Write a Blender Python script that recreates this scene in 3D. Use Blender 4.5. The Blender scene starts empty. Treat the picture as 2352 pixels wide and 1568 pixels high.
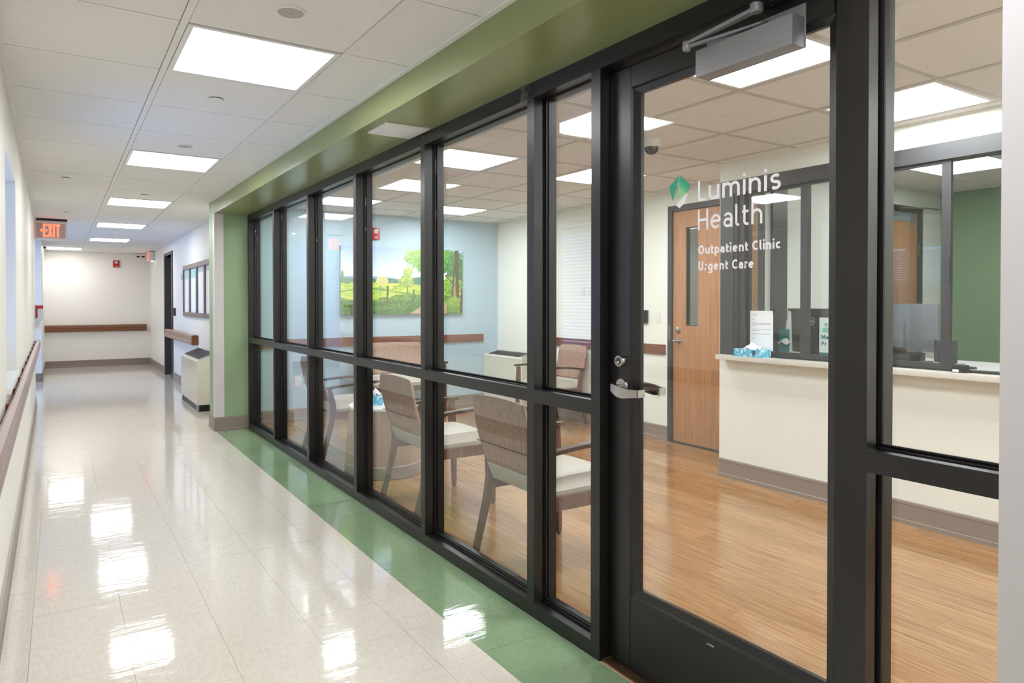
import bpy, bmesh, math, random
from mathutils import Vector, Matrix
import numpy as np
random.seed(7)
S = bpy.context.scene
C = S.collection
PI = math.pi

# ------------------------------------------------------------------ camera, world, exposure
CAM = (0.0, 0.0, 1.255)
cd = bpy.data.cameras.new('camera'); cam = bpy.data.objects.new('camera', cd); C.objects.link(cam)
cam.location = CAM
cam.rotation_euler = (math.radians(90 - 0.68), 0, -math.atan(1039 / 1600.0))
cd.sensor_fit = 'HORIZONTAL'; cd.sensor_width = 36; cd.lens = 36 * 1600 / 2352.0
cd.shift_y = -69.5 / 2352.0; cd.clip_start = 0.02; cd.clip_end = 100
S.camera = cam
W = bpy.data.worlds.new('world'); S.world = W; W.use_nodes = True
bg = W.node_tree.nodes['Background']; bg.inputs[0].default_value = (0.27, 0.49, 1.0, 1); bg.inputs[1].default_value = 4.8
S.view_settings.view_transform = 'Standard'; S.view_settings.look = 'None'
S.view_settings.exposure = 0.13; S.view_settings.gamma = 1.0
S.view_settings.use_curve_mapping = False
LENS_POWER = 16.5            # radiance of every ceiling light panel

# ------------------------------------------------------------------ helpers
def lin(c):
    if isinstance(c, str):
        c = c.lstrip('#'); c = [int(c[i:i+2], 16) / 255 for i in (0, 2, 4)]
    return tuple((v / 12.92 if v <= 0.04045 else ((v + 0.055) / 1.055) ** 2.4) for v in c)

class Mat:
    def __init__(s, name, col='#888888', rough=0.5, metal=0.0, spec=0.5, coat=0.0):
        m = bpy.data.materials.new(name); m.use_nodes = True
        s.m = m; s.nt = m.node_tree; s.N = s.nt.nodes; s.L = s.nt.links
        s.b = s.N['Principled BSDF']
        c = lin(col); s.col = c
        s.b.inputs['Base Color'].default_value = (*c, 1)
        s.b.inputs['Roughness'].default_value = rough
        s.b.inputs['Metallic'].default_value = metal
        s.b.inputs['Specular IOR Level'].default_value = spec
        s.b.inputs['Coat Weight'].default_value = coat
        m.diffuse_color = (*c, 1)
    def node(s, t, **k):
        n = s.N.new(t)
        for a, b in k.items():
            if a.startswith('i_'): n.inputs[a[2:].replace('_', ' ')].default_value = b
            else: setattr(n, a, b)
        return n
    def coord(s, scale=(1, 1, 1), rnd=False, kind='Object'):
        tc = s.node('ShaderNodeTexCoord'); mp = s.node('ShaderNodeMapping')
        mp.inputs['Scale'].default_value = scale
        s.L.new(tc.outputs[kind], mp.inputs['Vector'])
        if rnd:
            oi = s.node('ShaderNodeObjectInfo'); mu = s.node('ShaderNodeMath', operation='MULTIPLY'); mu.inputs[1].default_value = 37.0
            s.L.new(oi.outputs['Random'], mu.inputs[0])
            cb = s.node('ShaderNodeCombineXYZ')
            for i in range(3): s.L.new(mu.outputs[0], cb.inputs[i])
            s.L.new(cb.outputs[0], mp.inputs['Location'])
        return mp.outputs[0]
    def noise(s, vec, scale=5, detail=3, rough=0.5):
        n = s.node('ShaderNodeTexNoise'); n.inputs['Scale'].default_value = scale
        n.inputs['Detail'].default_value = detail; n.inputs['Roughness'].default_value = rough
        s.L.new(vec, n.inputs['Vector']); return n.outputs['Fac']
    def ramp(s, fac, stops):
        r = s.node('ShaderNodeValToRGB'); e = r.color_ramp.elements
        while len(e) < len(stops): e.new(0.5)
        for i, (p, c) in enumerate(stops):
            e[i].position = p; e[i].color = (*lin(c), 1)
        s.L.new(fac, r.inputs['Fac']); return r.outputs['Color']
    def color(s, out): s.L.new(out, s.b.inputs['Base Color'])
    def bump(s, fac, strength=0.1, dist=0.01):
        b = s.node('ShaderNodeBump'); b.inputs['Strength'].default_value = strength; b.inputs['Distance'].default_value = dist
        s.L.new(fac, b.inputs['Height']); s.L.new(b.outputs[0], s.b.inputs['Normal']); return b

def paint(name, col, rough=0.45, bump=0.04, spec=0.4):
    m = Mat(name, col, rough, spec=spec)
    m.bump(m.noise(m.coord(), 260, 2), bump, 0.002)
    return m.m

def emis(name, col, strength):
    m = Mat(name, col, 0.5)
    m.b.inputs['Emission Color'].default_value = (*lin(col), 1)
    m.b.inputs['Emission Strength'].default_value = strength
    return m.m

def glassmat(name, tint='#fbfdfc', ior=1.5, rough=0.0):
    m = bpy.data.materials.new(name); m.use_nodes = True; nt = m.node_tree; N = nt.nodes; L = nt.links
    N.remove(N['Principled BSDF']); out = N['Material Output']
    tr = N.new('ShaderNodeBsdfTransparent'); tr.inputs[0].default_value = (*lin(tint), 1)
    gl = N.new('ShaderNodeBsdfGlossy'); gl.inputs['Roughness'].default_value = rough
    fr = N.new('ShaderNodeFresnel'); ge = N.new('ShaderNodeNewGeometry'); mx = N.new('ShaderNodeMix')
    mx.inputs['A'].default_value = ior; mx.inputs['B'].default_value = 1 / ior
    L.new(ge.outputs['Backfacing'], mx.inputs['Factor']); L.new(mx.outputs['Result'], fr.inputs['IOR'])
    ms = N.new('ShaderNodeMixShader'); L.new(fr.outputs[0], ms.inputs[0]); L.new(tr.outputs[0], ms.inputs[1]); L.new(gl.outputs[0], ms.inputs[2])
    L.new(ms.outputs[0], out.inputs['Surface']); return m

M = {}
M['cream'] = paint('cream_paint', '#f1eee5')
M['white'] = paint('white_paint', '#f1f1f0')
M['recwhite'] = paint('reception_paint', '#eeeee6')
M['green'] = paint('green_paint', '#889263', 0.30, 0.05, 0.55)
M['greenw'] = paint('sage_paint', '#93aa88', 0.4, 0.05)
M['dgreen'] = paint('office_green_paint', '#7f9f7c', 0.5)
M['blue'] = paint('blue_paint', '#b2cad8', 0.5)
M['guard'] = paint('corner_guard_vinyl', '#d6d1d3', 0.35, 0.08)
M['base'] = paint('taupe_vinyl', '#8f8178', 0.38, 0.03)
M['tee'] = paint('ceiling_grid_metal', '#e8e6e3', 0.4, 0.0)
M['roomtee'] = paint('room_grid_metal', '#cbc6c2', 0.45, 0.0)
M['dark'] = Mat('plenum_dark', '#3a3836', 0.9).m
M['trimwhite'] = Mat('white_enamel', '#e8e8e8', 0.35).m
M['alu'] = Mat('dark_anodised_aluminium', '#242122', 0.34, 0.0, 0.5).m
m_ = Mat('dark_anodised_aluminium_b', '#1a1819', 0.33, 0.0, 0.5); m_.bump(m_.noise(m_.coord(), 900, 2), 0.04, 0.001); M['alu'] = m_.m
M['gasket'] = Mat('black_rubber', '#0c0c0c', 0.6).m
M['hm'] = Mat('grey_steel_frame', '#39383b', 0.42).m
M['glass'] = glassmat('clear_glass')
M['chrome'] = Mat('satin_chrome', '#b9b5b4', 0.22, 1.0).m
M['closer'] = Mat('silver_closer_enamel', '#8a8a8f', 0.34, 0.25).m
M['black'] = Mat('black_plastic', '#1b1b1d', 0.4).m
M['dgrey'] = Mat('dark_grey_plastic', '#3f4146', 0.4).m
M['silver'] = Mat('silver_plastic', '#8d8f96', 0.35, 0.3).m
M['red'] = Mat('red_enamel', '#b8161c', 0.35).m
M['plate'] = Mat('ivory_plastic', '#e9e6df', 0.35).m
M['plastic'] = Mat('white_plastic', '#e6e6e4', 0.35).m
M['paper'] = Mat('white_paper', '#eef0f4', 0.7).m
M['ink'] = Mat('grey_ink', '#94979d', 0.8).m
M['teal'] = Mat('teal_print', '#167f83', 0.5).m
M['mint'] = Mat('mint_print', '#8fd0b4', 0.5).m
M['decal'] = Mat('white_vinyl_lettering', '#eeecf2', 0.5).m
M['dgreenlogo'] = Mat('green_vinyl', '#0a9c7c', 0.45).m
M['ptac'] = Mat('cream_enamel_metal', '#dedccb', 0.25, coat=0.3).m
M['grill'] = Mat('black_grille', '#17181a', 0.4).m
for nm, kk in (('corridor', 1.0), ('waiting room', 1.5), ('reception', 1.1), ('back hall fill', 0.25), ('corridor end', 0.75)):
    M['lens ' + nm] = emis('lit_diffuser_' + nm.replace(' ', '_'), '#ffffff', LENS_POWER * kk)
    M['lens ' + nm].node_tree.nodes['Principled BSDF'].inputs['Emission Color'].default_value = (0.955, 0.985, 1.01, 1) if nm == 'waiting room' else (0.99, 0.985, 1.0, 1)
M['exitred'] = emis('lit_exit_letter', '#ff6748', 2.2)
M['exitface'] = Mat('exit_face_brushed', '#c9b4b2', 0.5).m
M['led'] = emis('green_led', '#60ff40', 2.5)
M['lampwhite'] = emis('lit_lamp', '#ffffff', 6.0)
M['tape'] = glassmat('clear_tape', '#eceeed', 1.5, 0.25)
M['acrylic'] = glassmat('clear_acrylic', '#f2f4f6', 1.45, 0.02)
# wood veneers
def wood(name, a, b, c, rough=0.35, axis=2, scale=1.0, rnd=False):
    m = Mat(name, b, rough)
    sc = [26 * scale] * 3; sc[axis] = 1.4 * scale
    v = m.coord(tuple(sc), rnd)
    n = m.noise(v, 2.0, 6, 0.6)
    m.color(m.ramp(n, [(0.25, a), (0.5, b), (0.75, c)]))
    m.bump(n, 0.03, 0.002)
    return m.m
M['doorwood'] = wood('maple_door_veneer', '#9c6d47', '#ae7d57', '#bd8e68', 0.4)
M['chairwood'] = wood('brown_chair_wood', '#4f3427', '#624234', '#755544', 0.35)
M['armwood'] = wood('dark_arm_wood', '#3d2924', '#4a322c', '#5a4038', 0.28)
M['bump'] = wood('brown_bumper', '#71422c', '#7c4a33', '#8a5740', 0.35, 1)
M['rail'] = Mat('taupe_rail_vinyl', '#927a75', 0.3).m
M['rail2'] = Mat('brown_rail_vinyl', '#7a4a2c', 0.32).m
M['bracket'] = Mat('red_brown_bracket', '#7a3f26', 0.4).m
M['drum'] = wood('taupe_drum_laminate', '#977d6a', '#a58b78', '#b09885', 0.45)
M['drumbase'] = Mat('grey_drum_base', '#9a928c', 0.35).m
M['vinyl'] = Mat('cream_seat_vinyl', '#b9b2a6', 0.42).m
# acoustic tile
m_ = Mat('acoustic_tile', '#d6d2cc', 0.9, spec=0.2)
v = m_.coord((1, 1, 1), True); n = m_.noise(v, 230, 4, 0.75)
m_.color(m_.ramp(n, [(0.29, '#a5a09d'), (0.36, '#e6e4e2'), (0.7, '#f0efee')])); m_.bump(n, 0.25, 0.003); M['acoustic'] = m_.m
# vinyl floor tiles
def vct(name, a, b, c, r=0.07):
    m = Mat(name, b, r, spec=0.42, coat=0.2)
    m.b.inputs['Coat Roughness'].default_value = 0.025
    n = m.noise(m.coord((30, 9, 9), True), 3.0, 5, 0.6)
    m.color(m.ramp(n, [(0.2, a), (0.5, b), (0.8, c)]))
    tc = m.node('ShaderNodeNewGeometry')
    mp = m.node('ShaderNodeMapping'); mp.inputs['Scale'].default_value = (0.8, 2.8, 1.0); m.L.new(tc.outputs['Position'], mp.inputs['Vector'])
    n2 = m.noise(mp.outputs[0], 5.0, 4, 0.55)
    bp = m.bump(n2, 0.05, 0.02)
    m.L.new(bp.outputs[0], m.b.inputs['Coat Normal'])
    return m.m
M['vct'] = vct('cream_vinyl_tile', '#d0c8bd', '#dad4ca', '#e2ddd5')
M['gvct'] = vct('green_vinyl_tile', '#7c9773', '#859f7c', '#8fa887')
M['seam'] = Mat('floor_seam', '#c2b9ad', 0.6).m
# oak planks
m_ = Mat('oak_plank', '#b5834e', 0.15, spec=0.6)
v = m_.coord((52, 1.5, 8), True); n = m_.noise(v, 2.2, 8, 0.72)
c1 = m_.ramp(n, [(0.30, '#6c4520'), (0.42, '#986c40'), (0.54, '#ad8258'), (0.72, '#c29d76')])
oi = m_.node('ShaderNodeObjectInfo'); rr = m_.ramp(oi.outputs['Random'], [(0.0, '#e6e1dc'), (1.0, '#ffffff')])
mx = m_.node('ShaderNodeMix', data_type='RGBA', blend_type='MULTIPLY'); mx.inputs['Factor'].default_value = 1.0
m_.L.new(c1, mx.inputs['A']); m_.L.new(rr, mx.inputs['B']); m_.color(mx.outputs['Result']); M['oak'] = m_.m
# quartz counter
m_ = Mat('speckled_quartz', '#d8d2c8', 0.25)
n = m_.noise(m_.coord(), 330, 3, 0.8); m_.color(m_.ramp(n, [(0.3, '#a99f92'), (0.45, '#d3ccc1'), (0.7, '#e6e2da')])); M['quartz'] = m_.m
# striped chair fabric
m_ = Mat('striped_fabric', '#a98e78', 0.85, spec=0.2)
n1 = m_.noise(m_.coord((1, 170, 13)), 1.0, 2, 0.5); n2 = m_.noise(m_.coord((1, 300, 300)), 1.0, 2, 0.5)
a = m_.ramp(n1, [(0.30, '#6f645b'), (0.41, '#a8958a'), (0.50, '#a87460'), (0.59, '#b09f90'), (0.70, '#6f5148')])
m_.color(a); m_.bump(n2, 0.1, 0.002); M['fabric'] = m_.m
# tissue box print
m_ = Mat('tissue_box_print', '#4fb4d6', 0.4)
n = m_.noise(m_.coord((1, 1, 1)), 38, 3, 0.6); m_.color(m_.ramp(n, [(0.35, '#f0f7fa'), (0.45, '#8fd3e8'), (0.55, '#2aa3d0'), (0.7, '#7fd0d8')])); M['tissuebox'] = m_.m
m_ = Mat('brick_outside', '#9c5a4e', 0.9); br = m_.node('ShaderNodeTexBrick'); m_.L.new(m_.coord((1, 1, 1)), br.inputs['Vector'])
br.inputs['Scale'].default_value = 4; br.inputs['Color1'].default_value = (*lin('#96503f'), 1); br.inputs['Color2'].default_value = (*lin('#7c4538'), 1); br.inputs['Mortar'].default_value = (*lin('#b0a396'), 1)
m_.color(br.outputs['Color']); M['brick'] = m_.m

# ------------------------------------------------------------------ mesh helpers
def bm_box(bm, x0, x1, y0, y1, z0, z1):
    vs = [bm.verts.new(p) for p in ((x0,y0,z0),(x1,y0,z0),(x1,y1,z0),(x0,y1,z0),(x0,y0,z1),(x1,y0,z1),(x1,y1,z1),(x0,y1,z1))]
    for f in ((3,2,1,0),(4,5,6,7),(0,1,5,4),(1,2,6,5),(2,3,7,6),(3,0,4,7)): bm.faces.new([vs[i] for i in f])
    return vs
def bm_bevel(bm, w, seg=2):
    bmesh.ops.bevel(bm, geom=list(bm.edges), offset=w, segments=seg, profile=0.7, affect='EDGES')
def bm_prism(bm, poly, axis, a0, a1):
    """poly: 2D points in the plane normal to axis ('x': (y,z), 'y': (x,z), 'z': (x,y))."""
    def P(p, a): return {'x': (a, p[0], p[1]), 'y': (p[0], a, p[1]), 'z': (p[0], p[1], a)}[axis]
    A = [bm.verts.new(P(p, a0)) for p in poly]; B = [bm.verts.new(P(p, a1)) for p in poly]
    n = len(poly)
    bm.faces.new(A); bm.faces.new(B)
    for i in range(n): bm.faces.new((A[i], A[(i+1) % n], B[(i+1) % n], B[i]))
    bmesh.ops.recalc_face_normals(bm, faces=list(bm.faces))
def bm_tube(bm, pts, r, n=8, closed=False, rx=None):
    pts = [Vector(p) for p in pts]; rings = []
    m = len(pts)
    for i, p in enumerate(pts):
        t = (pts[min(i+1, m-1)] - pts[max(i-1, 0)]).normalized()
        up = Vector((0, 0, 1)) if abs(t.z) < 0.95 else Vector((0, 1, 0))
        a = t.cross(up).normalized(); b = a.cross(t).normalized()
        ri = r[i] if isinstance(r, (list, tuple)) else r
        ry = ri if rx is None else (rx[i] if isinstance(rx, (list, tuple)) else rx)
        rings.append([bm.verts.new(p + a * math.cos(k*2*PI/n) * ry + b * math.sin(k*2*PI/n) * ri) for k in range(n)])
    for i in range(m-1):
        for k in range(n): bm.faces.new((rings[i][k], rings[i][(k+1) % n], rings[i+1][(k+1) % n], rings[i+1][k]))
    bm.faces.new(rings[0]); bm.faces.new(rings[-1])
    bmesh.ops.recalc_face_normals(bm, faces=list(bm.faces))
def bm_lathe(bm, prof, center=(0, 0, 0), n=32, axis='z', cap=True):
    rings = []
    for r, h in prof:
        ring = []
        for k in range(n):
            a = 2*PI*k/n; u, w = r*math.cos(a), r*math.sin(a)
            p = {'z': (u, w, h), 'x': (h, u, w), 'y': (u, h, w)}[axis]
            ring.append(bm.verts.new((p[0]+center[0], p[1]+center[1], p[2]+center[2])))
        rings.append(ring)
    for i in range(len(rings)-1):
        for k in range(n): bm.faces.new((rings[i][k], rings[i][(k+1) % n], rings[i+1][(k+1) % n], rings[i+1][k]))
    if cap:
        bm.faces.new(rings[0]); bm.faces.new(rings[-1])
    bmesh.ops.recalc_face_normals(bm, faces=list(bm.faces))
def mesh_of(bm, name, smooth=False):
    me = bpy.data.meshes.new(name); bm.to_mesh(me); bm.free()
    if smooth:
        for p in me.polygons: p.use_smooth = True
        try: me.set_sharp_from_angle(angle=math.radians(38))
        except Exception: pass
    return me
def link(name, me, mat, parent=None, loc=(0, 0, 0), world=True):
    o = bpy.data.objects.new(name, me); C.objects.link(o)
    if mat is not None and me is not None and len(me.materials) == 0: me.materials.append(M[mat] if isinstance(mat, str) else mat)
    if parent is not None:
        o.parent = parent
        if world:
            w = Vector((0, 0, 0)); q = parent
            while q is not None: w += q.location; q = q.parent
            o.location = Vector(loc) - w
        else: o.location = loc
    else: o.location = loc
    return o
def add(name, fn, mat, parent=None, smooth=False, world=True, loc=(0, 0, 0)):
    bm = bmesh.new(); fn(bm); return link(name, mesh_of(bm, name, smooth), mat, parent, loc, world)
def box(name, x0, x1, y0, y1, z0, z1, mat, parent=None, bevel=0.0, world=True):
    def f(bm):
        bm_box(bm, min(x0,x1), max(x0,x1), min(y0,y1), max(y0,y1), min(z0,z1), max(z0,z1))
        if bevel: bm_bevel(bm, bevel)
    return add(name, f, mat, parent, bool(bevel), world)
def thing(name, label, cat, loc=(0, 0, 0), group=None, rotz=0):
    o = bpy.data.objects.new(name, None); C.objects.link(o); o.location = loc; o.rotation_euler[2] = rotz
    o.empty_display_size = 0.1
    return tag(o, label, cat, group)
def tag(o, label, cat, group=None):
    o['label'] = label; o['category'] = cat
    if group: o['group'] = group
    return o
def struct(o, label=None, cat=None):
    o['kind'] = 'structure'
    if label: o['label'] = label
    if cat: o['category'] = cat
    return o
def sroot(name, label, cat, loc=(0, 0, 0)):
    o = bpy.data.objects.new(name, None); C.objects.link(o); o.location = loc; o.empty_display_size = 0.1
    return struct(o, label, cat)
def dup(root, loc, rotz, label=None):
    r = root.copy(); C.objects.link(r); r.location = loc; r.rotation_euler = (0, 0, rotz)
    if label: r['label'] = label
    for ch in list(root.children):
        c = ch.copy(); C.objects.link(c); c.parent = r
        for g in ch.children:
            d = g.copy(); C.objects.link(d); d.parent = c
    return r

# stroke lettering -----------------------------------------------------------
def glyphs(w, X=0.70):
    h = w / 2
    def arc(cx, cy, rx, ry, a0, a1, n=14):
        return [(cx + rx*math.cos(math.radians(a0 + (a1-a0)*i/n)), cy + ry*math.sin(math.radians(a0 + (a1-a0)*i/n))) for i in range(n+1)]
    G = {}
    def rr(W): return W/2 - h
    G['L'] = (0.46, [[(h, 1), (h, 0.2+h)] + arc(h+0.16, h+0.16, 0.16, 0.16, 180, 270, 6) + [(0.46, h)]])
    W_ = 0.60; r = rr(W_)
    G['u'] = (W_, [[(h, X), (h, h+r)] + arc(W_/2, h+r, r, r, 180, 360) + [(W_-h, X)], [(W_-h, X), (W_-h, 0)]])
    G['n'] = (W_, [[(h, 0), (h, X)], [(h, X-h-r)] + arc(W_/2, X-h-r, r, r, 180, 0) + [(W_-h, 0)]])
    G['h'] = (W_, [[(h, 0), (h, 1.02)], [(h, X-h-r)] + arc(W_/2, X-h-r, r, r, 180, 0) + [(W_-h, 0)]])
    r2 = 0.20; G['m'] = (4*r2+w, [[(h, 0), (h, X)], [(h, X-h-r2)] + arc(h+r2, X-h-r2, r2, r2, 180, 0) + [(h+2*r2, 0)],
                                 [(h+2*r2, X-h-r2)] + arc(h+3*r2, X-h-r2, r2, r2, 180, 0) + [(h+4*r2, 0)]])
    G['i'] = (w, [[(h, 0), (h, X)], [(h, X+0.13), (h, X+0.13+w*1.05)]])
    Ws = 0.50; q = (X-w)/4
    G['s'] = (Ws, [arc(Ws/2, X-h-q, Ws/2-h, q, 35, 270) + arc(Ws/2, h+q, Ws/2-h, q, 90, -145)[1:]])
    G['H'] = (0.66, [[(h, 0), (h, 1)], [(0.66-h, 0), (0.66-h, 1)], [(h, .5), (0.66-h, .5)]])
    We = 0.62; G['e'] = (We, [[(h, X/2+.02), (We-h, X/2+.02)], arc(We/2, X/2, We/2-h, X/2-h, 3, 318, 24)])
    Wa = 0.54; G['a'] = (Wa, [[(Wa-h, 0), (Wa-h, X-h-.2)] + arc(Wa/2, X-h-.2, Wa/2-h, .2, 0, 150), arc(Wa/2, h+.165, Wa/2-h, .165, 0, 360, 20)])
    G['l'] = (0.24, [[(h, 1.02), (h, .16+h)] + arc(h+.14, h+.14, .14, .14, 180, 270, 6) + [(.24, h)]])
    G['t'] = (0.36, [[(.13, .92), (.13, .16+h)] + arc(.13+.14, h+.14, .14, .14, 180, 270, 6) + [(.36, h)], [(0, X-h), (.36, X-h)]])
    G['O'] = (0.80, [arc(.40, .5, .40-h, .5-h, 0, 360, 28)])
    G['p'] = (0.60, [[(h, -.3), (h, X)], arc(.30, X/2, .30-h, X/2-h, 0, 360, 22)])
    G['C'] = (0.68, [arc(.40, .5, .40-h, .5-h, 48, 312, 22)])
    G['c'] = (0.50, [arc(.31, X/2, .31-h, X/2-h, 50, 310, 18)])
    G['U'] = (0.66, [[(h, 1), (h, .33)] + arc(.33, .33, .33-h, .33-h, 180, 360) + [(.66-h, 1)]])
    G['r'] = (0.36, [[(h, 0), (h, X)], [(h, X-h-.2)] + arc(h+.22, X-h-.22, .22, .22, 180, 75, 8)])
    G['g'] = (0.60, [arc(.30, X/2, .30-h, X/2-h, 0, 360, 22), [(.60-h, X), (.60-h, -.05)] + arc(.30, -.05, .30-h, .21, 0, -150, 10)])
    G['K'] = (0.62, [[(h, 0), (h, 1)], [(.6, 1), (h, .42)], [(.2, .55), (.62, 0)]])
    G['A'] = (0.74, [[(0, 0), (.37, 1), (.74, 0)], [(.14, .3), (.6, .3)]])
    G['W'] = (0.98, [[(0, 1), (.25, 0), (.49, .9), (.73, 0), (.98, 1)]])
    G['N'] = (0.68, [[(h, 0), (h, 1)], [(h, 1), (.68-h, 0)], [(.68-h, 0), (.68-h, 1)]])
    G['E'] = (0.54, [[(.54, 1-h), (h, 1-h), (h, h), (.54, h)], [(h, .5), (.5, .5)]])
    G['R'] = (0.62, [[(h, 0), (h, 1-h), (.3, 1-h)] + arc(.32, .73, .26-h, .27-h, 90, -90, 10) + [(h, .46)], [(.3, .46), (.6, 0)]])
    G['P'] = (0.60, [[(h, 0), (h, 1-h), (.3, 1-h)] + arc(.32, .71, .27-h, .29-h, 90, -90, 10) + [(h, .42)]])
    G['M'] = (0.86, [[(h, 0), (h, 1)], [(h, 1), (.43, .25), (.86-h, 1)], [(.86-h, 1), (.86-h, 0)]])
    G['D'] = (0.70, [[(h, h), (h, 1-h), (.3, 1-h)] + arc(.3, .5, .40-h, .5-h, 90, -90, 14) + [(h, h)]])
    G[' '] = (0.22, [])
    return G
def ribbon(bm, pts, w, place):
    n = len(pts); Lp = []; Rp = []
    closed = n > 3 and math.dist(pts[0], pts[-1]) < 1e-6
    for i in range(n):
        a = pts[i-1] if i > 0 else (pts[-2] if closed else None)
        b = pts[i+1] if i < n-1 else (pts[1] if closed else None)
        p = pts[i]; ds = []
        if a is not None and math.dist(a, p) > 1e-9: d = math.dist(a, p); ds.append(((p[0]-a[0])/d, (p[1]-a[1])/d))
        if b is not None and math.dist(b, p) > 1e-9: d = math.dist(b, p); ds.append(((b[0]-p[0])/d, (b[1]-p[1])/d))
        tx = sum(d[0] for d in ds); ty = sum(d[1] for d in ds); l = math.hypot(tx, ty) or 1; tx /= l; ty /= l
        k = 1.0
        if len(ds) == 2:
            c = tx*ds[0][0] + ty*ds[0][1]; k = min(1/max(c, .4), 2.0)
        nx, ny = -ty*w/2*k, tx*w/2*k
        Lp.append(bm.verts.new(place(p[0]+nx, p[1]+ny))); Rp.append(bm.verts.new(place(p[0]-nx, p[1]-ny)))
    for i in range(n-1): bm.faces.new((Lp[i], Lp[i+1], Rp[i+1], Rp[i]))
def text_width(s, G, track):
    return sum(G[c][0] for c in s) + track*(len(s)-1)
def lettering(name, s, w, place, width, height, mat, parent, track=0.13, X=0.70):
    """place(a, b): a metres along the line, b metres up."""
    G = glyphs(w, X); tw = text_width(s, G, track); sx = width / tw; sz = height
    def f(bm):
        x = 0
        for c in s:
            gw, strokes = G[c]
            for q, st in enumerate(strokes):
                ribbon(bm, st, w, lambda a, b, x=x, q=q: Vector(place((x+a)*sx, b*sz)) - Vector((.00012*q, 0, 0)))
            x += gw + track
    return add(name, f, mat, parent)

# ------------------------------------------------------------------ key dimensions (metres)
H = 2.26                      # ceiling
XG, XB, XGL = 1.579, 1.690, 1.644   # storefront front, back, glass
def xl(y): return -0.195 - 0.0075*(y-3.0)     # the left wall runs slightly out of square
SK = -0.0075
def skew(o):
    for v in o.data.vertices: v.co.x += xl(v.co.y)
    return o

# ================================================================== STRUCTURE
# ---- corridor floor: slab + tiles
fl = struct(box('floor', -0.45, 1.58, -3.6, 16.2, -0.12, -0.0035, 'seam'), 'polished cream vinyl tile floor of the corridor', 'floor')
def tile_mesh(name, sx, sy, t=0.0035, g=0.0005):
    bm = bmesh.new(); bm_box(bm, g, sx-g, g, sy-g, -t, 0); return mesh_of(bm, name)
TP = 0.3015
tx = [-0.40, -0.098, 0.205, 0.505, 0.803, 1.10, 1.274]
ty0 = 3.36 - 16*0.304
cache = {}
for j in range(0, 46):
    y = ty0 + j*0.304
    if y + .304 > 12.3: break
    for i in range(6):
        k = ('c', i)
        if k not in cache:
            cache[k] = tile_mesh('floor_tile', tx[i+1]-tx[i], 0.304); cache[k].materials.append(M['vct'])
        o = link('floor_tile', cache[k], None, fl, (tx[i], y, 0))
        o.rotation_euler = (random.gauss(0, 0.0007), random.gauss(0, 0.0006), 0)
    if -2 < y < 7.3 - .2:
        k = 'g'
        if k not in cache: cache[k] = tile_mesh('green_floor_tile', 0.304, 0.304); cache[k].materials.append(M['gvct'])
        o = link('green_floor_tile', cache[k], None, fl, (1.274, y, 0))
        o.rotation_euler = (random.gauss(0, 0.0007), random.gauss(0, 0.0006), 0)
jend = ty0 + j*0.304
def far_floor(bm):
    bm_box(bm, -0.4, 1.56, jend, 16.1, -0.0035, 0); bm_box(bm, 1.274, 1.56, 7.3, jend, -0.0035, 0)
    bm_box(bm, -3.2, -0.4, 10.2, 13.5, -0.0035, 0); bm_box(bm, 1.56, 1.86, 12.6, 13.6, -0.0035, 0)
o = add('floor_tiles_far', far_floor, 'vct', fl); o['kind'] = 'stuff'
gl_end = ty0 + 39*0.304
# ---- waiting room floor: planks
fw = struct(box('floor_waiting_room', 1.58, 4.66, -1.3, 7.5, -0.12, -0.003, 'seam'), 'warm oak plank floor of the waiting room', 'floor')
pm = bmesh.new(); bm_box(pm, 0.0004, .1546, 0.0004, 1.2196, -0.003, 0); pmesh = mesh_of(pm, 'plank'); pmesh.materials.append(M['oak'])
i = 0; x = 1.585
while x < 4.64:
    y = -1.3 - (i*0.43) % 1.22
    while y < 7.48:
        if y + 1.22 > -1.0:
            o = link('plank', pmesh, None, fw, (x, y, 0))
            if y + 1.22 > 7.48: o.scale.y = max(0.05, (7.479-y)/1.22)
            if x + .155 > 4.645: o.scale.x = (4.64-x)/.155
        y += 1.22
    x += .155; i += 1
struct(box('floor_reception', 4.03, 6.9, -1.3, 3.3, -0.12, 0.0, Mat('grey_carpet', '#8a857c', 0.95).m), 'grey floor inside the reception office', 'floor')

# ---- ceilings
ce = struct(box('ceiling', -3.3, 7.0, -3.7, 16.3, H+0.03, H+0.1, 'dark'), 'suspended ceiling of acoustic panels and metal grid', 'ceiling')
TH = 0.012
def panel(x0, x1, y0, y1, g=0.0026):
    key = ('p', round(x1-x0, 3), round(y1-y0, 3), g)
    if key not in cache:
        bm = bmesh.new(); bm_box(bm, g, x1-x0-g, g, y1-y0-g, 0, TH); cache[key] = mesh_of(bm, 'ceiling_panel'); cache[key].materials.append(M['acoustic'])
    link('ceiling_panel', cache[key], None, ce, (x0, y0, H))
lightcells = []
PY = 0.613; y0c = 2.735
cols = [(-0.32, 0.368), (0.392, 0.963), (0.987, 1.28)]
for k in range(-10, 23):
    ya = y0c + k*PY; yb = ya + PY
    if yb > 16.1: yb = 16.1
    if ya >= 16.05: break
    for c, (a, b) in enumerate(cols):
        if c == 2 and ya > 7.5: b = 1.56
        islight = (c == 1 and k % 4 == 0 and k <= 16) or (c == 0 and k == 20)
        if c == 0 and islight: a = -0.205
        if islight: lightcells.append((a, b, ya, yb, 'corridor')); continue
        panel(a, b, ya, yb)
def tee(name, x0, x1, y0, y1, mat='tee'): return box(name, x0, x1, y0, y1, H-(0.0034 if name == 'cross_tee' else 0.0045 if name == 'wall_angle' else 0.004), H+TH, mat, ce)
tee('ceiling_tee', .368, .392, -3.5, 16.05); tee('ceiling_tee', .963, .987, -3.5, 16.05)
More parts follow.
